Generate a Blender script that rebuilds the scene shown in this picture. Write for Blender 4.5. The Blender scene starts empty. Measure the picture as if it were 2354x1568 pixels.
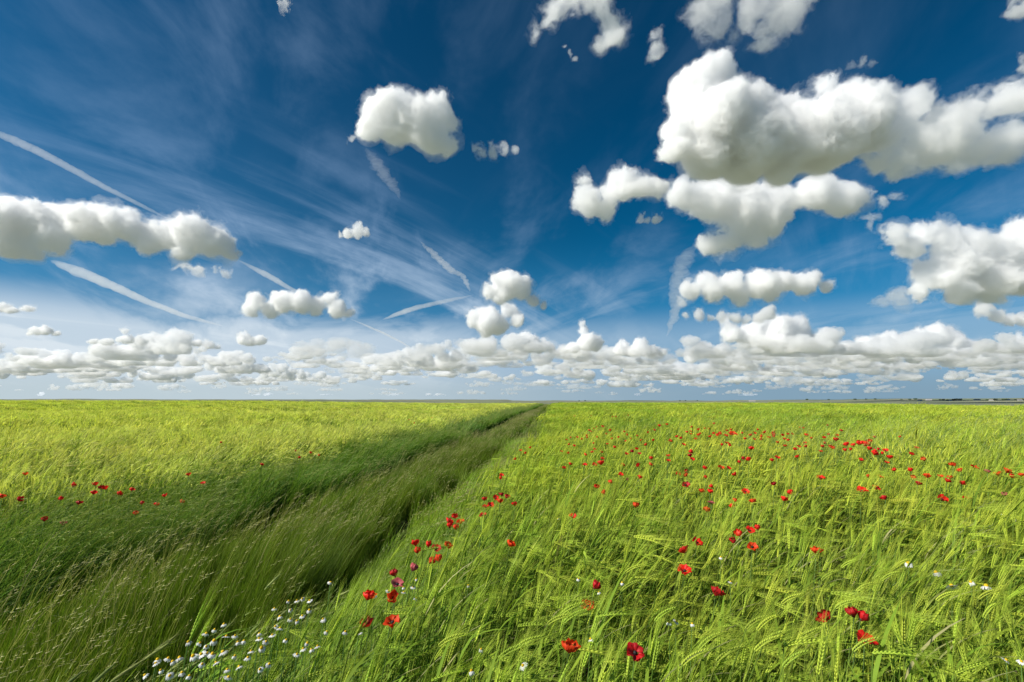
import bpy, bmesh, math, random
import numpy as np
from mathutils import Vector, Matrix, Quaternion
R = math.radians
rnd = random.Random(7)
scene = bpy.context.scene
COL = scene.collection

# ------------------------------------------------------------------ camera
CAM_H = 1.65
FPX = 1112.0                      # focal length in pixels of a 2354 px wide frame (17 mm on full frame)
TILT = math.atan(138 / FPX)
cam = bpy.data.cameras.new('camera')
cam.sensor_width = 36
cam.lens = 36 * FPX / 2354
cam.clip_start = 0.05
cam.clip_end = 200000
cam_ob = bpy.data.objects.new('camera', cam)
cam_ob.location = (0, 0, CAM_H)
cam_ob.rotation_euler = (R(90) + TILT, 0, 0)
COL.objects.link(cam_ob)
scene.camera = cam_ob

# ------------------------------------------------------------------ sun and sky
SUN_AZ = R(-110)                   # compass angle from the view direction (+Y), negative = left
SUN_EL = R(38)
sd = Vector((math.sin(SUN_AZ) * math.cos(SUN_EL), math.cos(SUN_AZ) * math.cos(SUN_EL), math.sin(SUN_EL)))
sun = bpy.data.lights.new('sun', 'SUN')
sun.energy = 5.0
sun.angle = R(0.55)
sun.color = (1.0, 0.95, 0.86)
sun_ob = bpy.data.objects.new('sun', sun)
sun_ob.rotation_euler = sd.to_track_quat('Z', 'Y').to_euler()
sun_ob.location = sd * 50
COL.objects.link(sun_ob)

scene.view_settings.view_transform = 'Standard'
scene.view_settings.look = 'None'
scene.view_settings.exposure = 0.36
scene.view_settings.gamma = 1.0
scene.view_settings.use_curve_mapping = False
cy = scene.cycles
cy.max_bounces = 24
cy.diffuse_bounces = 3
cy.glossy_bounces = 2
cy.transmission_bounces = 3
cy.volume_bounces = 24
cy.transparent_max_bounces = 48
cy.use_denoising = True
cy.caustics_reflective = False
cy.caustics_refractive = False

world = bpy.data.worlds.new("World")
scene.world = world
world.use_nodes = True

class NT:
    """small helper to write node trees compactly"""
    def __init__(s, tree):
        s.t = tree; s.n = tree.nodes; s.l = tree.links
    def new(s, typ, **kw):
        n = s.n.new(typ)
        for k, v in kw.items(): setattr(n, k, v)
        return n
    def put(s, sock, v):
        if hasattr(v, 'is_output'): s.l.new(v, sock)
        elif v is not None: sock.default_value = v
    def math(s, op, a, b=None, c=None, clamp=False):
        n = s.new('ShaderNodeMath', operation=op, use_clamp=clamp)
        s.put(n.inputs[0], a)
        if b is not None: s.put(n.inputs[1], b)
        if c is not None: s.put(n.inputs[2], c)
        return n.outputs[0]
    def vmath(s, op, a, b=None, scale=None):
        n = s.new('ShaderNodeVectorMath', operation=op)
        s.put(n.inputs[0], a)
        if b is not None: s.put(n.inputs[1], b)
        if scale is not None: s.put(n.inputs['Scale'], scale)
        return n.outputs['Value'] if op in ('DOT_PRODUCT', 'LENGTH', 'DISTANCE') else n.outputs[0]
    def mix(s, f, a, b, blend='MIX'):
        n = s.new('ShaderNodeMix', data_type='RGBA', blend_type=blend)
        s.put(n.inputs[0], f); s.put(n.inputs[6], a); s.put(n.inputs[7], b)
        return n.outputs[2]
    def ramp(s, f, a, b, c=0.0, d=1.0, smooth=True):
        n = s.new('ShaderNodeMapRange', interpolation_type='SMOOTHSTEP' if smooth else 'LINEAR')
        s.put(n.inputs[0], f); s.put(n.inputs[1], a); s.put(n.inputs[2], b); s.put(n.inputs[3], c); s.put(n.inputs[4], d)
        return n.outputs[0]
    def noise(s, vec, scale, detail=4, rough=0.5, lac=2.0, dist=0.0, color=False):
        n = s.new('ShaderNodeTexNoise')
        s.put(n.inputs['Vector'], vec); s.put(n.inputs['Scale'], scale); s.put(n.inputs['Detail'], detail)
        s.put(n.inputs['Roughness'], rough); s.put(n.inputs['Lacunarity'], lac); s.put(n.inputs['Distortion'], dist)
        return n.outputs['Color'] if color else n.outputs[0]

def px_dir(px, py):
    """direction in the world of a point of the photograph (2354 px frame), scaled to unit depth"""
    x, u = (px - 1177) / FPX, (784 - py) / FPX
    return np.array([x, math.cos(TILT) - u * math.sin(TILT), math.sin(TILT) + u * math.cos(TILT)])

def build_world():
    t = NT(world.node_tree); t.n.clear()
    out = t.new('ShaderNodeOutputWorld'); bg = t.new('ShaderNodeBackground')
    sky = t.new('ShaderNodeTexSky', sky_type='NISHITA')
    sky.sun_disc = False
    sky.sun_elevation = SUN_EL
    sky.sun_rotation = SUN_AZ
    sky.altitude = 900
    sky.air_density = 1.0
    sky.dust_density = 0.3
    sky.ozone_density = 3.0
    tc = t.new('ShaderNodeTexCoord')
    d = tc.outputs['Generated']
    sep = t.new('ShaderNodeSeparateXYZ'); t.put(sep.inputs[0], d)
    x, y, z = sep.outputs
    # a polarised sky: deeper and darker at right angles to the sun
    dots = t.vmath('DOT_PRODUCT', d, tuple(sd))
    pol = t.math('SUBTRACT', 1.0, t.math('MULTIPLY', dots, dots))
    col = sky.outputs[0]
    g = t.new('ShaderNodeGamma'); t.put(g.inputs[0], t.vmath('SCALE', col, scale=0.1)); g.inputs[1].default_value = 1.35
    sc = t.vmath('SCALE', g.outputs[0], scale=10.0)
    hs = t.mix(1.0, sc, (0.04, 0.98, 1.08, 1), 'MULTIPLY')
    k = t.ramp(pol, 0.25, 1.0, 0.66, 0.62)
    blue = t.vmath('SCALE', hs, scale=k)
    # low down the blue turns paler and greyer
    lowf = t.ramp(z, 0.34, 0.02)
    blue = t.mix(t.math('MULTIPLY', lowf, 0.9), blue, (0.42, 1.75, 3.6, 1))
    # cirrus: thin ice cloud on a high flat sheet, seen in perspective
    zz = t.math('ADD', t.math('MAXIMUM', z, 0.0), 0.20)
    u = t.math('DIVIDE', x, zz); v = t.math('DIVIDE', y, zz)
    cmb = t.new('ShaderNodeCombineXYZ'); t.put(cmb.inputs[0], u); t.put(cmb.inputs[1], v)
    P = cmb.outputs[0]
    def streak(rot, sx, sy, off, scale, det, a, b, dist):
        mp = t.new('ShaderNodeMapping', vector_type='TEXTURE'); t.put(mp.inputs[0], P)
        mp.inputs['Rotation'].default_value = (0, 0, R(rot)); mp.inputs['Scale'].default_value = (1 / sx, 1 / sy, 1); mp.inputs['Location'].default_value = (off, off * .7, 0)
        return t.ramp(t.noise(mp.outputs[0], scale, det, .58, dist=dist), a, b)
    left = t.ramp(x, 0.25, -0.70)
    big = t.ramp(t.noise(P, .42, 3, .5), .38, .66)
    s1 = streak(124, .55, 1.3, 0.0, 1.1, 9, .47, .74, .6)
    s2 = streak(52, .28, 1.7, 5.2, 1.0, 9, .48, .76, .8)
    s3 = streak(100, .7, 1.3, 9.1, 2.4, 10, .45, .78, .4)
    low = t.ramp(z, 0.50, 0.12)
    amt = t.math('MULTIPLY_ADD', low, 0.56, t.math('MULTIPLY_ADD', left, 0.13, 0.10))
    cir = t.math('MULTIPLY', t.math('ADD', t.math('MULTIPLY', s1, big), t.math('MULTIPLY', t.math('ADD', s2, t.math('MULTIPLY', s3, .8)), t.math('SUBTRACT', 1.15, big))), amt)
    cir = t.math('ADD', cir, t.math('MULTIPLY', left, t.ramp(z, .75, .15, .005, .05)))
    cir = t.math('MULTIPLY', cir, t.ramp(x, .55, -.05, .5, 1.0))
    edge = t.math('ADD', z, t.math('MULTIPLY', t.math('SUBTRACT', s1, .5), .05))
    veil = t.math('MULTIPLY', t.ramp(edge, 0.17, 0.095), t.math('MULTIPLY', t.ramp(x, 0.35, -0.45, .35, .95), t.ramp(t.math('ADD', s2, s3), 0.0, 0.7, .78, 1.0)))
    cir = t.math('MAXIMUM', cir, veil, clamp=True)
    white = t.mix(t.ramp(z, 0.42, 0.08), (3.4, 4.9, 7.2, 1), (5.7, 6.35, 6.85, 1))
    col2 = t.mix(cir, blue, white)
    # grey blue air just over the horizon
    hz = t.ramp(z, 0.075, 0.012)
    hcol = t.mix(t.ramp(x, .6, -.5), (1.75, 2.75, 3.6, 1), (4.0, 4.8, 5.2, 1))
    col3 = t.mix(t.math('MULTIPLY', hz, 0.9), col2, hcol)
    t.put(bg.inputs[0], col3)
    bg.inputs[1].default_value = 0.1
    t.l.new(bg.outputs[0], out.inputs[0])
build_world()
# ------------------------------------------------------------------ noise in numpy
_rs = np.random.RandomState(11)
_perm = _rs.permutation(256).astype(np.int64)
_perm = np.concatenate([_perm, _perm, _perm])
_grad = _rs.normal(size=(256, 3)); _grad /= np.linalg.norm(_grad, axis=1)[:, None]
def perlin(p):
    i = np.floor(p).astype(np.int64); f = p - i; i &= 255
    w = f * f * f * (f * (f * 6 - 15) + 10)
    out = 0
    for dx in (0, 1):
        wx = w[:, 0] if dx else 1 - w[:, 0]
        for dy in (0, 1):
            wy = w[:, 1] if dy else 1 - w[:, 1]
            for dz in (0, 1):
                wz = w[:, 2] if dz else 1 - w[:, 2]
                h = _perm[_perm[_perm[(i[:, 0] + dx) & 255] + ((i[:, 1] + dy) & 255)] + ((i[:, 2] + dz) & 255)]
                g = _grad[h]
                out = out + wx * wy * wz * ((g[:, 0]) * (f[:, 0] - dx) + g[:, 1] * (f[:, 1] - dy) + g[:, 2] * (f[:, 2] - dz))
    return out * 1.6
def billow(p, octaves=3):
    a, s, tot = 1.0, 0.0, 0.0
    for k in range(octaves):
        s = s + a * (1 - 2.2 * np.abs(perlin(p * 2 ** k + 17.3 * k))); tot += a; a *= 0.5
    return s / tot
def fbm(p, octaves=3):
    a, s, tot = 1.0, 0.0, 0.0
    for k in range(octaves):
        s = s + a * perlin(p * 2 ** k + 9.1 * k); tot += a; a *= 0.5
    return s / tot

def mesh_arrays(me):
    v = np.empty(len(me.vertices) * 3, np.float32); me.vertices.foreach_get('co', v)
    n = np.empty(len(me.vertices) * 3, np.float32); me.vertex_normals.foreach_get('vector', n)
    return v.reshape(-1, 3).astype(np.float64), n.reshape(-1, 3).astype(np.float64)

# two periodic noise blocks, made once: a soft fractal one and a billowing one
_N = 96
def _block(seed, beta, lo=1, hi=48):
    rs = np.random.RandomState(seed)
    k = np.fft.fftfreq(_N) * _N
    kk = np.sqrt(k[:, None, None] ** 2 + k[None, :, None] ** 2 + (np.arange(_N // 2 + 1)[None, None, :]) ** 2)
    F = np.fft.rfftn(rs.normal(size=(_N, _N, _N)))
    amp = np.where((kk >= lo) & (kk < hi), np.maximum(kk, 1) ** -beta, 0)
    n = np.fft.irfftn(F * amp, s=(_N, _N, _N), axes=(0, 1, 2))
    return (n / n.std()).astype(np.float32)
SOFT = [_block(k, 2.25, 1, 44) for k in (1, 2, 3)]
BILL = 0
for _k, (_lo, _hi, _a) in enumerate([(3, 6, .45), (6, 12, .6), (12, 24, .62), (24, 46, .5)]):
    BILL = BILL + _a * (0.8 - np.abs(_block(20 + _k, 1.5, _lo, _hi)))
BILL = (BILL / BILL.std()).astype(np.float32)
def samp(B, p):
    """trilinear look-up, p in block widths"""
    q = (p % 1.0) * _N
    i = q.astype(np.int32); f = (q - i).astype(np.float32); i %= _N; j = (i + 1) % _N
    o = 0
    for a in (0, 1):
        ia, wa = (j[:, 0], f[:, 0]) if a else (i[:, 0], 1 - f[:, 0])
        for b in (0, 1):
            ib, wb = (j[:, 1], f[:, 1]) if b else (i[:, 1], 1 - f[:, 1])
            for c in (0, 1):
                ic, wc = (j[:, 2], f[:, 2]) if c else (i[:, 2], 1 - f[:, 2])
                o = o + B[ia, ib, ic] * (wa * wb * wc)
    return o

def surface(F, org, h):
    """closed skin round F > 0 (surface nets)"""
    S = F > 0
    n0, n1, n2 = (s - 1 for s in F.shape)
    cnt = np.zeros((n0, n1, n2), np.int8)
    for a in (0, 1):
        for b in (0, 1):
            for c in (0, 1):
                cnt += S[a:a + n0, b:b + n1, c:c + n2]
    act = (cnt > 0) & (cnt < 8)
    ids = -np.ones(act.shape, np.int64); ids[act] = np.arange(act.sum())
    ci, cj, ck = np.nonzero(act)
    acc = np.zeros((len(ci), 3)); num = np.zeros(len(ci))
    for ax in range(3):
        o1, o2 = [x for x in range(3) if x != ax]
        for a in (0, 1):
            for b in (0, 1):
                p = [0, 0, 0]; p[o1] = a; p[o2] = b; q = list(p); q[ax] = 1
                fa = F[ci + p[0], cj + p[1], ck + p[2]]; fb = F[ci + q[0], cj + q[1], ck + q[2]]
                m = (fa > 0) != (fb > 0)
                t = np.where(m, fa / np.where(m, fa - fb, 1), 0)
                v = np.zeros((len(ci), 3)); v[:, o1] = a; v[:, o2] = b; v[:, ax] = t
                acc += v * m[:, None]; num += m
    V = (np.stack([ci, cj, ck], 1) + acc / np.maximum(num, 1)[:, None]) * h + org
    Q = []
    for ax in range(3):
        sa = [slice(1, -1)] * 3; sa[ax] = slice(0, -1); sb = list(sa); sb[ax] = slice(1, None)
        A = S[tuple(sa)]; B = S[tuple(sb)]
        e = np.argwhere(A != B); flip = A[tuple(e.T)]
        for_ = e + 1; for_[:, ax] -= 1
        o1, o2 = [(1, 2), (2, 0), (0, 1)][ax]
        def cell(d1, d2):
            c = for_.copy(); c[:, o1] += d1; c[:, o2] += d2
            return ids[c[:, 0], c[:, 1], c[:, 2]]
        q = np.stack([cell(-1, -1), cell(0, -1), cell(0, 0), cell(-1, 0)], 1)
        q[~flip] = q[~flip][:, ::-1]
        Q.append(q)
    Q = np.concatenate(Q)
    me = bpy.data.meshes.new('skin')
    me.vertices.add(len(V)); me.vertices.foreach_set('co', V.astype(np.float32).ravel())
    me.loops.add(Q.size); me.loops.foreach_set('vertex_index', Q.astype(np.int32).ravel())
    me.polygons.add(len(Q)); me.polygons.foreach_set('loop_start', (np.arange(len(Q)) * 4).astype(np.int32))
    me.update(calc_edges=True)
    return me

def vol_mat(name, density, color=(.9995, .9995, .9995), aniso=0.25):
    m = bpy.data.materials.new(name); m.use_nodes = True
    t = NT(m.node_tree); t.n.clear()
    o = t.new('ShaderNodeOutputMaterial'); v = t.new('ShaderNodeVolumeScatter')
    v.inputs['Color'].default_value = (*color, 1); v.inputs['Density'].default_value = density; v.inputs['Anisotropy'].default_value = aniso
    t.l.new(v.outputs[0], o.inputs['Volume'])
    return m

def cloud_mesh(lobes, seed, voxel_px, base=None, sub=9, puff=1.0, ragged=0.0, depth=1.0, levels=(0,)):
    """lobes: (x, z, r[, squash]) in photo pixels round the cloud's middle, z up. Returns one mesh per level, outer skins for
    negative levels, in the same pixel unit."""
    r_ = random.Random(seed); balls = []
    for L in lobes:
        x, z, r = L[:3]; q = L[3] if len(L) > 3 else 1.0
        yo = r_.uniform(-.4, .4) * r * depth
        balls.append((x, yo, z, r, q))
        for k in range(sub // 4):
            a, e = r_.uniform(0, 2 * math.pi), r_.uniform(-0.3, 1.3)
            balls.append((x + .6 * r * math.cos(a) * math.cos(e), yo + 1.0 * r * math.sin(a) * math.cos(e) * depth, z + .55 * r * math.sin(e) * q, r * r_.uniform(.4, .6), q))
    for L in list(lobes):
        x, z, r = L[:3]; q = L[3] if len(L) > 3 else 1.0
        for k in range(4):
            th = r_.uniform(.15, 2.99); rr = r * r_.uniform(.2, .4); ph = r_.uniform(-.9, .9)
            balls.append((x + r * .92 * math.cos(th) * math.cos(ph), r * .92 * math.sin(ph) * depth, z + r * .92 * math.sin(th) * math.cos(ph) * q, rr, q))
    B = np.array(balls)
    big = float(np.median([L[2] for L in lobes])); h = voxel_px
    pad = big * .75 + 3 * h
    mn = np.array([(B[:, i] - B[:, 3]).min() for i in range(3)]) - pad; mx = np.array([(B[:, i] + B[:, 3]).max() for i in range(3)]) + pad
    n = np.ceil((mx - mn) / h).astype(int) + 1
    ax = [mn[i] + np.arange(n[i]) * h for i in range(3)]
    G = np.stack(np.meshgrid(*ax, indexing='ij'), -1).reshape(-1, 3).astype(np.float32)
    off = (seed * .6180339 % 1) * np.array([1.0, 1.7, 2.3]) 
    W = (G / (big * 7) + off).astype(np.float32)
    warp = np.stack([samp(SOFT[k], W) for k in range(3)], 1) * big * (.12 + .25 * ragged)
    P = G + warp
    F = np.full(len(P), -1e9, np.float32); kk = big * .3
    for b in B:
        kk = min(big * .3, b[3] * .45)
        bx = b[0]; near = np.abs(P[:, 0] - bx) < b[3] + pad * 1.6
        idx = np.nonzero(near)[0]; d = P[idx] - b[:3].astype(np.float32); d[:, 2] /= b[4]
        f = b[3] - np.sqrt((d * d).sum(1))
        old = F[idx]; hh = np.clip(.5 + .5 * (f - old) / kk, 0, 1)
        F[idx] = old * (1 - hh) + f * hh + kk * hh * (1 - hh)
    band = np.nonzero(np.abs(F) < big * (.75 + ragged))[0]
    under = np.ones(len(band), np.float32)
    lowz = base if base is not None else B[:, 2].min() - big * .6
    under = np.clip((G[band, 2] - lowz) / (big * (.5 if base is not None else 1.5)), 0.2 if base is not None else .35, 1)
    if ragged: under = np.maximum(under, .8)
    Bn = samp(BILL, P[band] / (big * 3.9) + off[::-1])
    D = Bn * big * .15 * puff
    D = D + samp(SOFT[0], P[band] / (big * 4.0) + off) * big * (.11 + .45 * ragged) + samp(SOFT[1], P[band] / (big * 1.9) - off) * big * (.035 + .12 * ragged)
    F[band] += D * under
    if base is not None:
        lo = base + samp(SOFT[1], W) * big * .05 - G[:, 2]
        F = np.minimum(F, -lo * 1.6)
    F = F.reshape(n)
    out = []
    fray = np.zeros(len(P), np.float32)
    if min(levels) < -.08: fray[band] = samp(SOFT[2], P[band] / (big * 3.0) + off) * big * .14
    fray = fray.reshape(n)
    for lv in levels:
        E = F - lv * big + (fray if lv < -.08 else 0)
        for i in range(3):
            for e in (0, -1):
                sl = [slice(None)] * 3; sl[i] = e; E[tuple(sl)] = -1
        out.append(biggest(surface(E, mn, h), .004 if ragged or lv < 0 else .02))
    return out if len(levels) > 1 else out[0]

def biggest(me, share):
    """drop specks below a share of the whole"""
    nv = len(me.vertices); e = np.empty(len(me.edges) * 2, np.int32); me.edges.foreach_get('vertices', e); e = e.reshape(-1, 2)
    lab = np.arange(nv)
    while True:
        m = np.minimum(lab[e[:, 0]], lab[e[:, 1]]); new = lab.copy()
        np.minimum.at(new, e[:, 0], m); np.minimum.at(new, e[:, 1], m); new = new[new]; new = new[new]
        if (new == lab).all(): break
        lab = new
    u, c = np.unique(lab, return_counts=True)
    keep = np.isin(lab, u[c >= max(share * nv, 30)] if (c >= max(share * nv, 30)).any() else u[[c.argmax()]])
    if keep.all(): return me
    v, _ = mesh_arrays(me); q = np.empty(len(me.loops), np.int32); me.loops.foreach_get('vertex_index', q); q = q.reshape(-1, 4)
    q = q[keep[q[:, 0]]]; mp = np.cumsum(keep) - 1
    m2 = bpy.data.meshes.new('skin'); V = v[keep]; Q = mp[q]
    m2.vertices.add(len(V)); m2.vertices.foreach_set('co', V.astype(np.float32).ravel())
    m2.loops.add(Q.size); m2.loops.foreach_set('vertex_index', Q.astype(np.int32).ravel())
    m2.polygons.add(len(Q)); m2.polygons.foreach_set('loop_start', (np.arange(len(Q)) * 4).astype(np.int32))
    m2.update(calc_edges=True)
    bpy.data.meshes.remove(me)
    return m2

def place_cloud(name, label, px, py, dist, me, opt, group=None, cat='cloud', aniso=0.25, mat=None):
    """put a pixel-unit mesh at its real distance; opt = optical depth per pixel"""
    s = dist / FPX
    d = px_dir(px, py)
    if me.get('scaled') is None:
        v, _ = mesh_arrays(me); me.vertices.foreach_set('co', (v * s).astype(np.float32).ravel()); me.update(); me['scaled'] = 1
    if mat is None: mat = vol_mat('cloud_vapour', opt / s, aniso=aniso)
    me.materials.clear(); me.materials.append(mat)
    me.name = name
    o = bpy.data.objects.new(name, me); COL.objects.link(o)
    o.location = Vector((0, 0, CAM_H)) + Vector(d * dist)
    o.rotation_euler = (0, 0, -math.atan2(d[0], d[1]))
    o['label'] = label; o['category'] = cat
    if group: o['group'] = group
    return o
# ------------------------------------------------------------------ clouds: real bodies of vapour at their real height
ALT = 1150.0
def base_depth(px, py, alt=ALT):
    dz = px_dir(px, py)[2]
    return alt / max(dz, 0.018)

def make_cloud(label, lobes, base=None, dens=0.12, vox=3.0, ragged=0.0, puff=1.0, sub=9, depth=1.0, halo=0.0, group=None, name='cumulus_cloud', back=1.0, aniso=0.25):
    xs = [l[0] for l in lobes]; ys = [l[1] for l in lobes]
    cx, cyy = (min(xs) + max(xs)) / 2, (min(ys) + max(ys)) / 2
    lo = [(l[0] - cx, cyy - l[1]) + tuple(l[2:]) for l in lobes]
    bpy_ = base if base else max(l[1] + l[2] * .6 for l in lobes)
    dist = base_depth(cx, bpy_) * back
    seed = int(cx * 7 + cyy) % 991
    lv = (.22, .08, -.06, -.19) if ragged > .3 else (.11, .03, -.05, -.17)
    ms = cloud_mesh(lo, seed, vox, base=(cyy - base) if base else None, sub=sub, puff=puff, ragged=ragged, depth=depth, levels=lv)
    o = place_cloud(name, label, cx, cyy, dist, ms[0], dens * (.45 if ragged > .3 else .6), group, aniso=aniso)
    o.rotation_euler = (TILT, 0, 0)
    for q, mh in enumerate(ms[1:]):
        h = place_cloud('thin_edge', '', cx, cyy, dist, mh, dens * ((.30, .15, .07) if ragged > .3 else (.30, .13, .07))[q])
        for k in ('label', 'category'): del h[k]
        h.parent = o; h.location = (0, 0, 0); h.rotation_euler = (0, 0, 0)
    return o

make_cloud('largest cloud, broad and white with a grey belly and tall left tower',
    [(1642,178,44),(1600,215,52),(1580,262,46),(1560,300,34),(1560,345,34),(1665,225,42),(1700,262,44),(1645,290,76),(1640,345,66),(1730,320,84),(1820,325,80),(1900,315,80),(1965,290,66),(2000,232,36),(1905,205,18),(1925,228,26),(1960,235,36),(1752,232,30),(1790,252,34),(1840,252,32),(1870,258,26),(1720,375,50),(1800,392,36),(1640,378,36),(1880,375,36),(2020,300,36)],
    dens=0.11, vox=3.4, halo=0.006, sub=8)
make_cloud('ragged white cloud trailing right of the largest cloud to the photo edge',
    [(2105,235,34),(2085,290,36),(2060,330,26),(2150,290,44),(2230,290,44),(2300,250,42),(2345,225,34),(2180,340,44),(2250,350,36),(2330,330,40),(2180,388,22),(2120,330,36)],
    dens=0.055, vox=3.4, ragged=.35, halo=0.006)
make_cloud('small torn white cloud under the right end of the largest cloud', [(1985,358,16),(2020,372,26),(2060,384,28),(2092,398,18)], dens=0.06, vox=2.6, ragged=.35, halo=.006)
make_cloud('two puffed lobe cloud reaching left below the largest cloud',
    [(1350,470,32),(1328,468,20),(1388,480,26),(1435,420,36),(1472,432,32),(1505,436,26),(1345,412,16),(1400,450,22)], dens=0.08, vox=2.8, halo=.006, ragged=.1)
make_cloud('white cloud hanging below the largest cloud, tapering down to a point',
    [(1570,445,30),(1610,440,36),(1660,460,48),(1720,465,50),(1800,458,50),(1875,445,44),(1898,415,22),(1930,462,36),(1700,512,42),(1765,500,44),(1635,565,24),(1675,550,28),(1730,535,30),(1975,468,20),(1620,480,32)],
    dens=0.085, vox=3.0, halo=.006, ragged=.1)
make_cloud('lone heart shaped white cloud in the upper middle of the blue sky',
    [(880,262,38),(915,262,40),(848,292,30),(960,290,46),(1005,262,34),(1030,275,24),(985,312,40),(1035,335,24),(915,295,40),(815,312,10)], dens=0.10, vox=2.8, halo=.006)
make_cloud('small ragged cloud beside the lone heart shaped cloud', [(1130,350,14),(1160,347,12),(1105,352,12),(1180,350,8),(1090,345,7)], dens=0.06, vox=2.2, ragged=.4, halo=.01)
make_cloud('long lumpy cumulus with a grey base at the left edge of the sky',
    [(-60,520,52),(0,515,52),(50,505,44),(110,505,44),(30,560,36),(130,555,36),(210,515,42),(270,512,36),(320,530,34),(385,540,36),(440,545,40),(485,560,36),(525,580,20),(420,580,24),(340,560,26),(240,548,24),(80,580,22)],
    base=602, dens=0.11, vox=2.8, halo=.006)
make_cloud('tiny torn shreds of cloud under the long left cloud', [(405,610,7),(430,616,11),(465,622,12),(495,624,7),(520,628,11)], dens=0.06, vox=2.0, ragged=.5)
make_cloud('tiny triangular cloud alone in the middle left sky', [(820,530,16),(800,537,11),(838,536,11),(785,541,6)], dens=0.09, vox=2.0, ragged=.25)
make_cloud('flat based cumulus with three round heads left of centre above the far bank',
    [(585,695,20),(575,712,18),(650,695,24),(690,700,26),(722,705,20),(755,690,18),(772,712,20),(615,712,20),(800,722,10)], base=736, dens=0.14, vox=2.2, halo=.008)
make_cloud('upper cloud of the stacked group in the centre of the sky', [(1165,655,32),(1128,668,20),(1195,665,26),(1150,680,20),(1225,688,14),(1250,700,9)], dens=0.14, vox=2.2, halo=.008)
make_cloud('middle cloud of the stacked group in the centre of the sky', [(1120,738,30),(1088,735,18),(1145,748,24),(1170,715,18),(1190,735,18),(1120,762,16)], dens=0.14, vox=2.2, halo=.008)
make_cloud('lowest cloud of the stacked group in the centre of the sky', [(1215,785,24),(1185,792,20),(1245,795,18),(1178,775,12),(1262,802,12)], base=816, dens=0.16, vox=2.0)
make_cloud('pointed tower cloud right of the stacked group', [(1350,785,22),(1342,762,12),(1368,792,18),(1320,800,14),(1338,745,7),(1300,806,10)], base=814, dens=0.16, vox=2.0)
make_cloud('bumpy grey white cloud right of the pointed tower cloud', [(1470,795,18),(1430,802,18),(1500,806,15),(1525,812,9),(1450,808,16)], base=820, dens=0.16, vox=2.0)
make_cloud('long cumulus with crinkled top over the right half of the field',
    [(1590,665,22),(1625,645,20),(1635,672,28),(1680,658,28),(1740,655,32),(1795,650,28),(1840,658,24),(1872,640,16),(1900,655,13),(1565,688,12),(1700,680,22),(1770,680,20)], base=708, dens=0.13, vox=2.3, halo=.008)
make_cloud('thin low cloud strip between two larger right hand clouds', [(1580,726,9),(1605,724,13),(1635,728,11),(1660,728,12),(1690,730,14),(1715,732,12),(1770,722,16),(1745,730,14)], dens=0.09, vox=2.0, ragged=.12)
make_cloud('bright three headed cumulus with a dark right tip, right of centre',
    [(1680,762,24),(1725,770,30),(1790,765,34),(1832,760,30),(1850,785,24),(1670,740,14),(1755,740,16),(1885,795,12),(1760,785,24)], base=806, dens=0.15, vox=2.2, halo=.008)
make_cloud('long heaped cumulus bank in the right distance with one high dome',
    [(1900,778,20),(1985,795,22),(2050,790,26),(2105,780,26),(2150,768,22),(2185,785,26),(2225,805,24),(1930,815,20),(2000,815,20),(2100,815,24),(2170,820,20),(2040,820,20),(1870,826,14),(1820,830,12),(2260,822,14)], base=852, dens=0.15, vox=2.2, halo=.008, back=.8)
make_cloud('low rounded cloud left of the long heaped bank', [(1615,810,20),(1590,820,14),(1650,820,18),(1700,824,18),(1730,832,11),(1670,826,16)], base=842, dens=0.16, vox=2.0)
make_cloud('tall white cumulus with a broad foot at the right photo edge',
    [(2055,545,22),(2090,565,28),(2130,540,28),(2180,560,36),(2240,565,36),(2300,575,40),(2350,545,36),(2200,610,42),(2150,640,36),(2270,640,46),(2345,630,50),(2115,675,22),(2060,688,20),(2025,690,14),(2200,675,32),(2280,675,28),(2420,600,60)], base=712, dens=0.11, vox=3.0, halo=.008)
make_cloud('small lumpy cloud under the tall cumulus at the right edge', [(2262,712,18),(2290,725,14),(2328,738,14),(2355,738,16)], dens=0.1, vox=2.0, ragged=.15)
make_cloud('white puffs low at the right photo edge above the field', [(2340,785,18),(2300,805,18),(2260,812,14),(2370,800,24),(2330,825,16)], base=835, dens=0.14, vox=2.2)
make_cloud('torn ring shaped thin cloud at the top edge of the sky',
    [(1285,22,20),(1255,48,22),(1234,76,17),(1318,6,24),(1350,6,24),(1380,20,26),(1405,48,30),(1412,84,30),(1378,100,20)], dens=0.045, vox=2.8, ragged=.32, halo=.009)
make_cloud('small slanting wisp under the ring shaped cloud', [(1300,105,5),(1310,122,6),(1322,135,6)], dens=0.05, vox=2.0, ragged=.6)
make_cloud('small upright torn cloud right of the ring shaped cloud', [(1514,112,18),(1500,90,12),(1500,138,13),(1515,75,9)], dens=0.035, vox=2.6, ragged=.36, halo=.009)
make_cloud('wide thin veil of torn cloud at the top edge above the largest cloud',
    [(1605,30,26),(1645,62,30),(1680,72,18),(1650,10,24),(1740,22,34),(1785,50,38),(1755,92,22),(1825,25,30),(1590,50,18)], dens=0.022, vox=3.0, ragged=.4, halo=.008)
make_cloud('faint shred of cloud in the dark blue at upper right', [(1960,148,8),(1985,140,9),(2005,148,7)], dens=0.022, vox=2.4, ragged=.7)
make_cloud('scrap of white cloud in the top right corner', [(2330,2,14),(2350,20,16),(2375,10,24)], dens=0.05, vox=2.6, ragged=.4)
make_cloud('scrap of cloud at the right edge above the ragged cloud', [(2348,135,8),(2356,150,14)], dens=0.05, vox=2.6, ragged=.4)
make_cloud('small bright flake of cloud at the top edge, upper left', [(655,14,10),(648,28,7),(662,4,8)], dens=0.035, vox=2.2, ragged=.7)
make_cloud('smudge of cloud trailing at the right of the cloud below the largest', [(2000,500,12),(1992,520,9),(2030,465,14),(2055,455,10)], dens=0.035, vox=2.4, ragged=.6)
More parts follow.
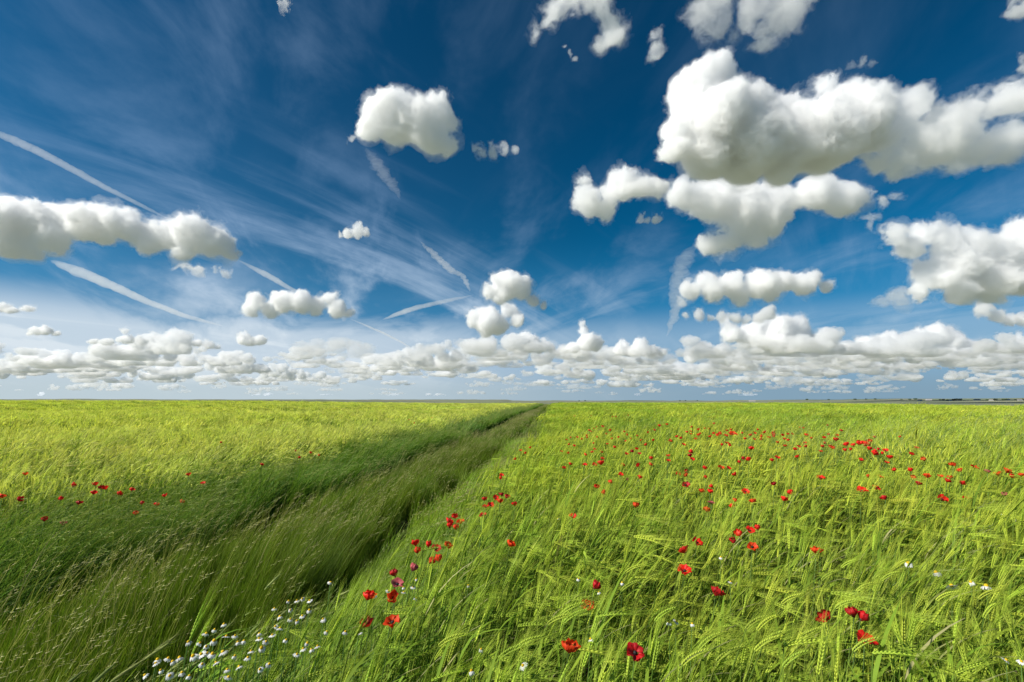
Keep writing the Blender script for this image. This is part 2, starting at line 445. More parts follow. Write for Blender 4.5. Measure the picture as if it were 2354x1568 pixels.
make_cloud('two tiny dots of cloud left of the hanging cloud', [(1475,497,10),(1510,500,12),(1490,503,6)], dens=0.07, vox=2.0, ragged=.3)
make_cloud('dark flat cloud with a pale top at the far left above the bank', [(0,705,16,.7),(25,712,14,.6),(60,710,12,.6),(-30,705,16,.7)], base=722, dens=0.13, vox=2.0)
make_cloud('small oval cloud alone near the left edge above the bank', [(85,762,12,.8),(105,760,14,.8),(128,768,9,.7),(72,768,8,.7)], base=773, dens=0.15, vox=1.8)
make_cloud('low pale cloud with a dark hooked top, left part of the sky', [(215,785,10,.7),(250,786,13,.7),(290,780,15,.8),(285,762,8),(320,776,9),(330,785,9)], base=795, dens=0.13, vox=1.8)
make_cloud('flat double humped cloud right of the hooked cloud', [(385,785,12,.7),(420,790,13,.7),(450,790,13,.8),(480,792,14,.8),(500,798,8)], base=803, dens=0.14, vox=1.8)
make_cloud('block shaped small cloud with a dark right side, left of centre', [(560,778,14),(575,785,13),(595,782,13),(550,770,7)], base=796, dens=0.16, vox=1.8)
make_cloud('small grey cloud fading into the veil left of centre', [(715,805,9,.7),(740,808,11,.7),(765,815,9,.6)], base=820, dens=0.09, vox=1.8)

# the bank of small cumulus that thins out towards the horizon: seven shapes, many copies
bank = []
for k in range(7):
    r_ = random.Random(50 + k); n = r_.randint(8, 13); w = r_.uniform(34, 58)
    lobes = [(r_.uniform(-w, w), r_.uniform(-6, 7), r_.uniform(5, 12)) for _ in range(n)]
    lobes += [(r_.uniform(-w * .4, w * .4), r_.uniform(8, 20), r_.uniform(7, 12)) for _ in range(3)]
    me = cloud_mesh(lobes, 60 + k, 1.8, base=-9, sub=4, puff=1.3)
    v, _ = mesh_arrays(me); me.vertices.foreach_set('co', (v * 14).astype(np.float32).ravel()); me.update(); me['scaled'] = 1     # 1 px = 14 m
    bank.append(me)
bank += [m_.copy() for m_ in bank]
bank_mat = vol_mat('cloud_vapour', 0.0075, (.965, .972, .982)); bank_far = vol_mat('thin_cloud_vapour', 0.0028, (.975, .98, .99))
for i, m_ in enumerate(bank): m_.materials.append(bank_mat if i < 7 else bank_far)
r_ = random.Random(5)
N_BANK = 295
for k in range(N_BANK):
    f = (k + .5) / N_BANK
    py = 800 + 110 * (f ** .85) + r_.uniform(-6, 6)
    px = r_.uniform(-60, 2420)
    py = min(py, 908)
    if px < 1000 and py < 830 and r_.random() < .4: py += 35
    d = px_dir(px, py)
    dist = ALT / max(d[2], .013)
    me = bank[r_.randrange(7) + (7 if py > 884 or r_.random() < .12 else 0)]
    o = bpy.data.objects.new('distant_cumulus_cloud', me); COL.objects.link(o)
    o.location = Vector((0, 0, CAM_H)) + Vector(d * dist)
    s = r_.uniform(.6, 1.45) * min(1.0, .55 + dist / 40000)
    o.scale = (s * r_.uniform(1.0, 2.1), s, s * r_.uniform(.6, 1.15))
    o.rotation_euler = (0, 0, r_.choice([0, 0, math.pi]) + r_.uniform(-.3, .3))
    side = ['at the far left', 'left of the middle', 'over the track end', 'right of the middle', 'at the far right'][min(4, max(0, int(px / 471)))]
    row = 'topmost row' if py < 850 else ('middle rows' if py < 885 else 'lowest hazy row')
    o['label'] = 'small cumulus in the %s of the horizon bank, %s' % (row, side)
    o['category'] = 'cloud'; o['group'] = 'small clouds banked along the horizon'

# contrails: old vapour trails at cruising height, seen from below as long tubes
def contrail(label, pts, dens=0.02, lump=.22, alt=8000.):
    P = []; Rr = []
    for i in range(len(pts) - 1):
        n = 22
        for k in range(n):
            f = k / n
            P.append(tuple(pts[i][j] * (1 - f) + pts[i + 1][j] * f for j in range(3)))
    P.append(pts[-1])
    W = [Vector((0, 0, CAM_H)) + Vector(px_dir(p[0], p[1]) * (alt / max(px_dir(p[0], p[1])[2], .04))) for p in P]
    c = W[len(W) // 2]
    rad = [P[i][2] / FPX * (W[i] - Vector((0, 0, CAM_H))).length for i in range(len(P))]
    seg = 14; vs = []; fs = []
    for i, w in enumerate(W):
        tn = (W[min(i + 1, len(W) - 1)] - W[max(i - 1, 0)]).normalized()
        a = tn.cross(Vector((0, 0, 1))).normalized(); b = a.cross(tn)
        end = min(1, (min(i, len(W) - 1 - i) / 16) ** .6 + .03)
        for k in range(seg):
            th = 2 * math.pi * k / seg
            q = np.array([[i * .55, math.cos(th) * .8, math.sin(th) * .8 + pts[0][0]]])
            q2 = np.array([[i * .16, pts[0][1], .3]])
            rr = rad[i] * end * (1 + lump * 1.6 * float(fbm(q, 3)[0]))
            off = a * rad[i] * lump * 1.2 * float(fbm(q2, 2)[0])
            vs.append(w - c + off + a * math.cos(th) * rr + b * math.sin(th) * rr * .55)
    for i in range(len(W) - 1):
        for k in range(seg):
            fs.append((i * seg + k, (i + 1) * seg + k, (i + 1) * seg + (k + 1) % seg, i * seg + (k + 1) % seg))
    fs.append(tuple(range(seg))); fs.append(tuple(range(len(vs) - seg, len(vs)))[::-1])
    me = bpy.data.meshes.new('contrail'); me.from_pydata([v[:] for v in vs], [], fs); me.update()
    px_m = rad[len(rad) // 2] / P[len(P) // 2][2]
    me.materials.append(vol_mat('ice_vapour', .47 * dens / px_m, aniso=.2))
    o = bpy.data.objects.new('contrail', me); COL.objects.link(o); o.location = c
    o['label'] = label; o['category'] = 'contrail'
contrail('long sharp contrail slanting down above the long left cloud', [(-40,292,11),(60,335,10),(130,370,9),(250,435,7),(330,475,5),(385,502,3)], dens=.045)
contrail('broad curved contrail slanting down below the long left cloud', [(115,598,16),(220,640,13),(330,690,9),(430,728,7),(515,750,5)], dens=.05)
contrail('short contrail ending above the three headed cumulus', [(545,596,6),(620,636,9),(665,662,6),(705,680,3)], dens=.05)
contrail('thin contrail line running down right of the three headed cumulus', [(805,733,4),(880,765,4),(920,785,3),(958,808,2)], dens=.09)
contrail('kinked contrail above left of the stacked clouds', [(962,552,4),(1000,585,9),(1035,620,10),(1065,635,7),(1082,672,5)], dens=.035, lump=.6)
contrail('pale slanting contrail running up to the stacked clouds', [(880,735,8),(940,712,9),(1010,695,8),(1090,678,6)], dens=.05)
contrail('faint blurred contrail under the lone heart shaped cloud', [(845,340,12),(870,385,14),(900,420,12),(922,460,5)], dens=.013, lump=.7)
contrail('broken upright trail of vapour below the hanging cloud', [(1600,560,12),(1570,600,18),(1555,660,14),(1550,720,10),(1532,775,5)], dens=.014, lump=.6)
# ------------------------------------------------------------------ the lie of the land
def sst(x, a, b):
    t = np.clip((np.asarray(x, float) - a) / (b - a), 0, 1); return t * t * (3 - 2 * t)
def tc(y):
    """middle of the track corridor: x of u = 0 at distance y"""
    y = np.asarray(y, float)
    return 0.072 * y - .26 * np.clip(3.6 - y, 0, 3) + 0.045 * np.clip(y - 7, 0, 10) + 0.012 * np.clip(y - 17, 0, 400)
def n2(x, y, s, o=0.0):
    p = np.stack([np.ravel(x) / s + o, np.ravel(y) / s + 2 * o, np.zeros(np.size(x)) + o * 3.3], 1)
    return perlin(p).reshape(np.shape(x))
def ground_z(x, y):
    x = np.asarray(x, float); y = np.asarray(y, float)
    u = x - tc(y); r = np.hypot(x, y)
    z = 0.07 * n2(x, y, 2.6) * sst(r, 2, 6) + 0.16 * n2(x, y, 11., 3.) * sst(r, 5, 12)
    z = z + 0.22 * sst(u, -.4, 2.6) * sst(y, 1.5, 6.5)
    rut = np.exp(-((u + 1.74) / .15) ** 2) + np.exp(-((u + 3.32) / .17) ** 2)
    z = z - 0.10 * rut * sst(r, 90, 60)
    z = z + (0.55 + .0018 * r) * sst(-x, 10, 90) * sst(y, 20, 110)
    z = z - 0.9 * sst(x - .45 * y, 10, 90)
    z = z - 10 * sst(r, 150, 460)
    # low hills very far off, higher to the right
    az = np.degrees(np.arctan2(x, np.maximum(y, 1e-3)))
    hill = 22 + 26 * sst(az, 20, 44) + 8 * n2(az, r * 0, 4.) + 4 * n2(az, r * 0, 1.3, 2.)
    z = z + hill * sst(r, 3500, 9000) * (r > 460)
    return z
CROP = 0.78
def crop_h(x, y):
    """how high the plants stand at a place"""
    u = np.asarray(x, float) - tc(y)
    h = np.full(np.shape(u), CROP)
    h = np.where((u > -4.6) & (u <= -3.5), .76, h)
    h = np.where((u > -3.5) & (u <= -3.12), .34, h)
    h = np.where((u > -3.12) & (u <= -1.95), .60, h)
    h = np.where((u > -1.95) & (u <= -1.5), .05, h)
    h = np.where((u > -1.5) & (u <= -.75), .42 + .22 * (u + 1.5) / .75, h)
    return h + .05 * n2(x, y, 2.3, 7.)
def hit(px, py, drop=-0.09):
    """where the sight line of a photo point meets the top of the plants"""
    d = px_dir(px, py)
    t = np.exp(np.linspace(math.log(.9), math.log(260), 900))
    x, y, z = d[0] * t, d[1] * t, CAM_H + d[2] * t
    g = ground_z(x, y) + crop_h(x, y) - drop
    k = np.nonzero(z < g)[0]
    k = k[0] if len(k) else len(t) - 1
    return x[k], y[k], z[k], t[k]

# ------------------------------------------------------------------ materials
def leaf_mat(name, c1, c2, patch=None, rough=.6, trans=.38, spec=.12, tip=None, deep_amt=.7):
    """green tissue: every plant its own tone, patches of the crop riper than others"""
    m = bpy.data.materials.new(name); m.use_nodes = True
    t = NT(m.node_tree); t.n.clear()
    oi = t.new('ShaderNodeObjectInfo'); geo = t.new('ShaderNodeNewGeometry')
    rn = oi.outputs['Random']
    col = t.mix(rn, (*c1, 1), (*c2, 1))
    if patch:
        pn = t.noise(geo.outputs['Position'], .45, 3, .6)
        pn2 = t.noise(geo.outputs['Position'], .06, 2, .5)
        f = t.ramp(t.math('ADD', t.math('MULTIPLY', pn, .6), t.math('MULTIPLY', pn2, .4)), .40, .62)
        col = t.mix(t.math('MULTIPLY', f, .75), col, (*patch, 1))
        deep = t.ramp(t.noise(t.vmath('MULTIPLY', geo.outputs['Position'], (.6, 1.4, 1)), .11, 3, .5), .56, .40)
        col = t.mix(t.math('MULTIPLY', deep, deep_amt), col, (.60, .80, .75, 1), 'MULTIPLY')
    hsv = t.new('ShaderNodeHueSaturation'); t.put(hsv.inputs['Color'], col)
    t.put(hsv.inputs['Value'], t.ramp(t.math('FRACT', t.math('MULTIPLY', rn, 37.7)), 0, 1, .72, 1.25, False))
    t.put(hsv.inputs['Hue'], t.ramp(t.math('FRACT', t.math('MULTIPLY', rn, 91.3)), 0, 1, .488, .512, False))
    col = hsv.outputs[0]
    p = t.new('ShaderNodeBsdfPrincipled'); t.put(p.inputs['Base Color'], col)
    p.inputs['Roughness'].default_value = rough; p.inputs['Specular IOR Level'].default_value = spec
    tr = t.new('ShaderNodeBsdfTranslucent'); t.put(tr.inputs[0], t.mix(1.0, col, (1.15, 1.25, .55, 1), 'MULTIPLY'))
    mx = t.new('ShaderNodeMixShader'); mx.inputs[0].default_value = trans
    t.l.new(p.outputs[0], mx.inputs[1]); t.l.new(tr.outputs[0], mx.inputs[2])
    o = t.new('ShaderNodeOutputMaterial'); t.l.new(mx.outputs[0], o.inputs[0])
    return m
M = {}
M['stem'] = leaf_mat('barley_stem_green', (.15, .25, .035), (.25, .33, .05))
M['leaf'] = leaf_mat('barley_leaf_green', (.13, .24, .025), (.27, .37, .035), patch=(.35, .41, .04))
M['ear'] = leaf_mat('barley_ear_green', (.36, .48, .045), (.52, .60, .065), patch=(.64, .66, .08), trans=.25, spec=.2)
M['awn'] = leaf_mat('barley_awn_pale_green', (.40, .51, .05), (.56, .62, .075), patch=(.69, .70, .10), trans=.4, spec=.15, rough=.5)
M['ear_left'] = leaf_mat('ripening_ear_yellow_green', (.62, .67, .13), (.75, .77, .19), deep_amt=.15, patch=(.80, .77, .22), trans=.3, spec=.2)
M['awn_left'] = leaf_mat('ripening_awn_yellow_green', (.66, .70, .15), (.79, .79, .21), deep_amt=.15, patch=(.84, .80, .24), trans=.4, spec=.15, rough=.5)
M['blade'] = leaf_mat('meadow_grass_green', (.085, .165, .020), (.205, .275, .036))
M['blade_blue'] = leaf_mat('couch_grass_blue_green', (.09, .19, .035), (.18, .30, .055))
M['blade_bright'] = leaf_mat('verge_grass_green', (.22, .36, .045), (.36, .48, .08))
M['head'] = leaf_mat('grass_seed_head_tan', (.24, .25, .09), (.42, .40, .19), trans=.3)
M['head_green'] = leaf_mat('grass_seed_head_green', (.22, .29, .08), (.36, .40, .14), trans=.3)

def soil_mat():
    m = bpy.data.materials.new('field_soil'); m.use_nodes = True
    t = NT(m.node_tree); t.n.clear()
    geo = t.new('ShaderNodeNewGeometry'); P = geo.outputs['Position']
    a = t.noise(P, 9, 6, .65); b = t.noise(P, 1.1, 4, .5)
    soil = t.mix(t.ramp(a, .3, .7), (.055, .040, .026, 1), (.15, .115, .08, 1))
    moss = t.mix(b, (.03, .05, .012, 1), (.06, .09, .02, 1))
    near = t.mix(t.ramp(t.noise(P, 2.3, 4, .6), .48, .62), soil, moss)
    ln = t.vmath('LENGTH', P)
    vo = t.new('ShaderNodeTexVoronoi'); t.put(vo.inputs['Vector'], t.vmath('MULTIPLY', P, (1 / 520, 1 / 300, 0))); vo.inputs['Scale'].default_value = 1
    sx = t.new('ShaderNodeSeparateColor'); t.put(sx.inputs[0], vo.outputs['Color'])
    f1 = t.mix(sx.outputs[0], (.14, .185, .10, 1), (.27, .26, .17, 1))
    f2 = t.mix(t.ramp(sx.outputs[1], .3, .8), f1, (.19, .20, .14, 1))
    mid = t.mix(b, (.22, .28, .03, 1), (.32, .38, .05, 1))
    c = t.mix(t.ramp(ln, 30, 70), near, mid)
    c = t.mix(t.ramp(ln, 380, 480), c, f2)
    p = t.new('ShaderNodeBsdfPrincipled'); t.put(p.inputs['Base Color'], c); p.inputs['Roughness'].default_value = .95; p.inputs['Specular IOR Level'].default_value = .1
    bp = t.new('ShaderNodeBump'); t.put(bp.inputs['Height'], a); bp.inputs['Distance'].default_value = .03; bp.inputs['Strength'].default_value = .8
    t.l.new(bp.outputs[0], p.inputs['Normal'])
    o = t.new('ShaderNodeOutputMaterial'); t.l.new(p.outputs[0], o.inputs[0])
    return m

def build_ground():
    rr = np.concatenate([[0.0], np.arange(.12, 12, .12), np.geomspace(12, 90000, 210)])
    na = 360
    fine = np.concatenate([np.linspace(-55, 55, 330), np.linspace(55, 305, 60)[1:-1]])
    az = np.radians(fine); na = len(az)
    X = rr[:, None] * np.sin(az)[None]; Y = rr[:, None] * np.cos(az)[None]
    Z = ground_z(X, Y)
    Z = Z + .012 * n2(X, Y, .13) * (rr[:, None] < 14) + .02 * n2(X, Y, .4, 5) * (rr[:, None] < 30)
    V = np.stack([X, Y, Z], -1).reshape(-1, 3)
    i, j = np.meshgrid(np.arange(len(rr) - 1), np.arange(na), indexing='ij')
    jn = (j + 1) % na
    Q = np.stack([i * na + j, (i + 1) * na + j, (i + 1) * na + jn, i * na + jn], -1).reshape(-1, 4)[:, ::-1]
    me = bpy.data.meshes.new('ground')
    me.vertices.add(len(V)); me.vertices.foreach_set('co', V.astype(np.float32).ravel())
    me.loops.add(Q.size); me.loops.foreach_set('vertex_index', Q.astype(np.int32).ravel())
    me.polygons.add(len(Q)); me.polygons.foreach_set('loop_start', (np.arange(len(Q)) * 4).astype(np.int32))
    me.polygons.foreach_set('use_smooth', np.ones(len(Q), bool))
    me.update(calc_edges=True); me.validate()
    me.materials.append(soil_mat())
    o = bpy.data.objects.new('ground', me); COL.objects.link(o); o['kind'] = 'structure'
build_ground()

# ------------------------------------------------------------------ plants
class PM:
    """collects ribbons, tubes and grains into one mesh"""
    def __init__(s): s.v = []; s.f = []; s.m = []; s.mats = []
    def mat(s, k):
        if k not in s.mats: s.mats.append(k)
        return s.mats.index(k)
    def ribbon(s, pts, ws, side, mk, point=True):
        mi = s.mat(mk); b = len(s.v)
        for p, w in zip(pts, ws):
            s.v.append(p - side * w * .5); s.v.append(p + side * w * .5)
        for i in range(len(pts) - 1):
            a = b + 2 * i
            s.f.append((a, a + 1, a + 3, a + 2)); s.m.append(mi)
    def spike(s, a, b, w, side, mk):
        mi = s.mat(mk); k = len(s.v); s.v += [a - side * w * .5, a + side * w * .5, b]; s.f.append((k, k + 1, k + 2)); s.m.append(mi)
    def tube(s, pts, rs, mk, seg=3, cap=False):
        mi = s.mat(mk); b = len(s.v)
        for i, p in enumerate(pts):
            t = (pts[min(i + 1, len(pts) - 1)] - pts[max(i - 1, 0)]).normalized()
            a = t.orthogonal().normalized() if abs(t.z) < .9 else Vector((0, 1, 0)).cross(t).normalized()
            c = t.cross(a)
            for k in range(seg):
                th = 2 * math.pi * k / seg; s.v.append(p + (a * math.cos(th) + c * math.sin(th)) * rs[i])
        for i in range(len(pts) - 1):
            for k in range(seg):
                s.f.append((b + i * seg + k, b + i * seg + (k + 1) % seg, b + (i + 1) * seg + (k + 1) % seg, b + (i + 1) * seg + k)); s.m.append(mi)
        if cap:
            s.f.append(tuple(range(len(s.v) - seg, len(s.v)))); s.m.append(mi)
    def grain(s, c, ax, side, up, L, W, T, mk):
        mi = s.mat(mk); b = len(s.v)
        s.v += [c - ax * L * .5, c + side * W * .5 - ax * L * .08, c + up * T * .5 - ax * L * .08, c - side * W * .5 - ax * L * .08, c - up * T * .5 - ax * L * .08, c + ax * L * .5]
        for k in range(4):
            s.f.append((b, b + 1 + (k + 1) % 4, b + 1 + k)); s.f.append((b + 5, b + 1 + k, b + 1 + (k + 1) % 4)); s.m += [mi, mi]
    def mesh(s, name, smooth=True):
        me = bpy.data.meshes.new(name); me.from_pydata([tuple(v) for v in s.v], [], s.f)
        for k in s.mats: me.materials.append(M[k])
        me.polygons.foreach_set('material_index', s.m); me.polygons.foreach_set('use_smooth', [smooth] * len(s.f)); me.update()
        return me

def curve(p0, d0, d1, L, n, sag=0.0):
    """a stalk that starts along d0 and ends along d1"""
    pts = [p0.copy()]; p = p0.copy()
    for i in range(n):
        f = (i + .5) / n
        d = (d0 * (1 - f) + d1 * f); d.z -= sag * f * f; d.normalize()
        p = p + d * (L / n); pts.append(p.copy())
    return pts

def barley(pm, r, base=Vector((0, 0, 0)), lod=0, ear='ear', awn='awn', H=.72, wide=1.0):
    lean = r.uniform(.05, .32); yaw = r.uniform(-.8, .8)
    w = Vector((math.cos(yaw), math.sin(yaw), 0))
    H = H * r.uniform(.86, 1.08)
    top = (w * (lean * .8 + .06) + Vector((0, 0, 1))).normalized()
    n = [6, 3, 2][lod]
    st = curve(base, Vector((r.uniform(-.06, .1), r.uniform(-.06, .06), 1)).normalized(), top, H * 1.02, n)
    if lod == 0: pm.tube(st, [.0018] * (n + 1), 'stem', 3)
    else: pm.ribbon(st, [.0035 * wide] * (n + 1), Vector((-.5, .86, 0)) if r.random() < .5 else Vector((1, 0, 0)), 'stem')
    for k in range([3, 2, 1][lod]):
        f = r.uniform(.28, .9); i = min(int(f * n), n - 1); p = st[i].lerp(st[i + 1], f * n - i)
        a = yaw + r.uniform(-1.2, 1.2); dd = Vector((math.cos(a), math.sin(a), 0))
        L = r.uniform(.16, .27); nn = [5, 3, 2][lod]
        pts = curve(p, (dd * .5 + Vector((0, 0, 1))).normalized(), (dd + Vector((0, 0, r.uniform(-.5, .5)))).normalized(), L, nn)
        side = Vector((-dd.y, dd.x, 0)); wd = .0105 * wide; lk = 'head' if r.random() < .09 else 'leaf'
        pm.ribbon(pts, [wd * .7] + [wd * (1 - .75 * (q / nn) ** 2) for q in range(1, nn)] + [wd * .1], side, lk)
    e0 = st[-1]; nod = r.uniform(-.05, .55) if r.random() < .75 else r.uniform(.8, 1.9)
    ed = (top * 1.0 + w * nod * .9 - Vector((0, 0, 1)) * nod * .45).normalized()
    L = r.uniform(.062, .085)
    side = ed.cross(Vector((0, 0, 1)))
    side = (side.normalized() * math.cos(yaw * 3) + ed.cross(side).normalized() * math.sin(yaw * 3)).normalized() if side.length > .01 else Vector((0, 1, 0))
    up = ed.cross(side).normalized()
    bend = (w * .5 - Vector((0, 0, .35))) * nod * .25
    if lod == 0:
        ng = 9
        for g in range(ng):
            f = (g + .5) / ng; c = e0 + ed * L * f + bend * L * f * f
            ax = (ed + bend * f).normalized(); sz = math.sin(math.pi * (.18 + .72 * f)) * .5 + .5
            for sgn in (-1, 1):
                cc = c + side * sgn * .0032 * sz
                axx = (ax + side * sgn * .28).normalized()
                pm.grain(cc, axx, side, up, .0165, .0056 * sz, .0062 * sz, ear)
                tip = cc + (ax + side * sgn * r.uniform(.06, .22) + up * r.uniform(-.1, .1) + w * .12).normalized() * r.uniform(.09, .13)
                pm.spike(cc + axx * .004, tip, .00095, up if r.random() < .5 else side, awn)
                if g % 2: pm.spike(cc, cc + (ax + side * sgn * r.uniform(.0, .16) + up * r.uniform(-.16, .16) + w * .1).normalized() * r.uniform(.10, .15), .0008, side, awn)
    else:
        ns = 3 if lod == 1 else 2
        pts = [e0 + ed * L * f / ns + bend * L * (f / ns) ** 2 for f in range(ns + 1)]
        if lod == 1: pm.tube(pts, [.002, .0042 * wide, .0038 * wide, .0012], ear, 4)
        else: pm.ribbon(pts, [.004 * wide, .009 * wide, .002], side, ear)
        for k in range(13 if lod == 1 else 5):
            f = k / 13 if lod == 1 else k / 5; c = e0 + ed * L * f
            pm.spike(c, c + (ed + bend * 1.2 + side * r.uniform(-.24, .24) + up * r.uniform(-.2, .2) + w * .15).normalized() * r.uniform(.10, .14), (.0017 if lod == 1 else .0040) * wide, side if r.random() < .5 else up, awn)

def lib(name, makers):
    c = bpy.data.collections.new(name)
    for i, f in enumerate(makers):
        pm = PM(); f(pm, random.Random(len(name) * 31 + i * 7))
        o = bpy.data.objects.new('%s_%02d' % (name, i), pm.mesh(name)); c.objects.link(o)
    return c

def clump(count, spread, fn, **kw):
    def f(pm, r):
        for k in range(count):
            a, q = r.uniform(0, 6.283), spread * math.sqrt(r.random())
            fn(pm, r, base=Vector((q * math.cos(a), q * math.sin(a), 0)), **kw)
    return f

def grass(pm, r, base=Vector((0, 0, 0)), H=.6, wd=.003, blades=5, mk='blade', lean=.35, head=None, headp=.3, wide=1.0, n=4):
    for k in range(blades):
        yaw = r.gauss(0, .8); w = Vector((math.cos(yaw), math.sin(yaw), 0))
        L = H * r.uniform(.55, 1.05); l = lean * r.uniform(.3, 1.6)
        b = base + Vector((r.uniform(-.03, .03), r.uniform(-.03, .03), 0))
        pts = curve(b, Vector((r.uniform(-.12, .15), r.uniform(-.12, .12), 1)).normalized(), (w * l * 1.6 + Vector((0, 0, 1 - .3 * l))).normalized(), L, n)
        th = yaw + 1.57 + r.uniform(-.6, .6); side = Vector((math.cos(th), math.sin(th), 0))
        pm.ribbon(pts, [wd * wide * (1 - .85 * (q / n) ** 1.7) for q in range(n + 1)], side, mk)
    if head and r.random() < headp:
        yaw = r.gauss(0, .45); w = Vector((math.cos(yaw), math.sin(yaw), 0)); l = lean * r.uniform(.7, 1.8)
        top = (w * l * 1.7 + Vector((0, 0, 1))).normalized()
        pts = curve(base, Vector((.05, 0, 1)).normalized(), top, H * r.uniform(1.1, 1.4), n + 1)
        pm.ribbon(pts, [.002 * wide] * (n + 2), Vector((0.3, .95, 0)).normalized(), head)
        e = pts[-1]; d = (top + w * .3).normalized(); side = d.cross(Vector((0, 0, 1))).normalized(); L = r.uniform(.08, .15)
        for q in range(7):
            f = q / 7; c = e + (d - Vector((0, 0, .25)) * f) * L * (f - .35)
            s2 = (side * math.cos(q * 2.2) + d.cross(side) * math.sin(q * 2.2))
            pm.spike(c, c + (d * 1.0 + s2 * .5).normalized() * L * .28 * (1.1 - .6 * f), .0042 * wide, s2.cross(d).normalized(), head)

def foxtail(pm, r, base=Vector((0, 0, 0)), H=.42):
    """wall barley: bushy tan green spike on a bent stalk"""
    yaw = r.uniform(-.6, .6); w = Vector((math.cos(yaw), math.sin(yaw), 0)); top = (w * .6 + Vector((0, 0, 1))).normalized()
    pts = curve(base, Vector((0, 0, 1)), top, H * r.uniform(.8, 1.15), 4); pm.ribbon(pts, [.0025] * 5, Vector((0, 1, 0)), 'blade_bright')
    d = (top + w * .5).normalized(); side = d.cross(Vector((0, 0, 1))).normalized(); up = d.cross(side); L = r.uniform(.06, .09)
    pm.tube([pts[-1] + d * L * f for f in (0, .3, .7, 1)], [.002, .0055, .005, .001], 'head_green', 5)
    for k in range(26):
        f = k / 26; a = k * 2.4; s2 = side * math.cos(a) + up * math.sin(a); c = pts[-1] + d * L * f + s2 * .003
        pm.spike(c, c + (d + s2 * .42).normalized() * r.uniform(.03, .05), .0014, s2.cross(d).normalized(), 'head' if k % 2 else 'head_green')

def gn_scatter():
    g = bpy.data.node_groups.new('scatter_plants', 'GeometryNodeTree')
    g.interface.new_socket('Geometry', in_out='INPUT', socket_type='NodeSocketGeometry')
    g.interface.new_socket('Plants', in_out='INPUT', socket_type='NodeSocketCollection')
    g.interface.new_socket('Geometry', in_out='OUTPUT', socket_type='NodeSocketGeometry')
    N, L = g.nodes, g.links
    i = N.new('NodeGroupInput'); o = N.new('NodeGroupOutput'); ip = N.new('GeometryNodeInstanceOnPoints'); ci = N.new('GeometryNodeCollectionInfo')
    ci.inputs['Separate Children'].default_value = True; ci.inputs['Reset Children'].default_value = True
    L.new(i.outputs['Plants'], ci.inputs[0]); L.new(i.outputs['Geometry'], ip.inputs['Points']); L.new(ci.outputs[0], ip.inputs['Instance'])
    ip.inputs['Pick Instance'].default_value = True
    def at(nm, ty):
        n = N.new('GeometryNodeInputNamedAttribute'); n.data_type = ty; n.inputs[0].default_value = nm; return n.outputs[0]
    L.new(at('kind_index', 'INT'), ip.inputs['Instance Index']); L.new(at('rot', 'FLOAT_VECTOR'), ip.inputs['Rotation']); L.new(at('size', 'FLOAT_VECTOR'), ip.inputs['Scale'])
    L.new(ip.outputs[0], o.inputs[0])
    return g
GN = gn_scatter()
rs = np.random.RandomState(3)

def scatter_pts(y0, y1, dens, umin, umax, edge=.12, xlim=1.12, clumpy=.9):
    """random places between two distances and two offsets from the track"""
    W = y1 * xlim * 2 + 3
    n = int(W * (y1 - y0) * dens)
    x = rs.uniform(-W / 2, W / 2, n); y = rs.uniform(y0, y1, n)
    k = (np.abs(x) < y * xlim + 1.3); x, y = x[k], y[k]
    u = x - tc(y) + edge * n2(x, y, .7, 11.) + edge * .6 * rs.normal(size=len(x))
    k = (u > umin) & (u < umax) & (rs.random_sample(len(x)) < np.clip(.78 + clumpy * n2(x, y, .22 + .02 * y1, 2.) + .8 * clumpy * n2(x, y, .8, 6.), .12, 1))
    return x[k], y[k]

def scatter(name, label, jobs, wind=.35):
    """jobs: (library, places, size). One stand of plants = one object per kind of library, joined by its name"""
    root = None
    for li, (coll, (x, y), size, tilt) in enumerate(jobs):
        n = len(x)
        if not n: continue
        z = ground_z(x, y) - .01
        me = bpy.data.meshes.new(name)
        me.vertices.add(n); me.vertices.foreach_set('co', np.stack([x, y, z], 1).astype(np.float32).ravel())
        gust = n2(x, y, 1.6, 4.) + .6 * n2(x, y, .6, 9.)
        head = 1.1 * n2(x, y, 2.4, 1.) + .8 * n2(x, y, .5, 12.) + rs.normal(size=n) * .28 - .15
        tl = tilt * (1 + 1.6 * gust) + rs.normal(size=n) * .07
        rot = np.stack([rs.normal(size=n) * .06, tl, head], 1)
        s = size * (1 + rs.normal(size=n) * .10 + .14 * n2(x, y, .75, 21.) + .06 * n2(x, y, 3., 2.))
        a = me.attributes.new('rot', 'FLOAT_VECTOR', 'POINT'); a.data.foreach_set('vector', rot.astype(np.float32).ravel())
        a = me.attributes.new('size', 'FLOAT_VECTOR', 'POINT'); a.data.foreach_set('vector', np.stack([s, s, s], 1).astype(np.float32).ravel())
        a = me.attributes.new('kind_index', 'INT', 'POINT'); a.data.foreach_set('value', rs.randint(0, len(coll.objects), n).astype(np.int32))
        o = bpy.data.objects.new(name, me); COL.objects.link(o)
        md = o.modifiers.new('plants', 'NODES'); md.node_group = GN
        for it in GN.interface.items_tree:
            if it.name == 'Plants': md[it.identifier] = coll
        o['kind'] = 'stuff'
        if root is None:
            root = o; o['label'] = label; o['category'] = 'crop' if 'barley' in name else 'grass'
        else:
            o.parent = root
    return root

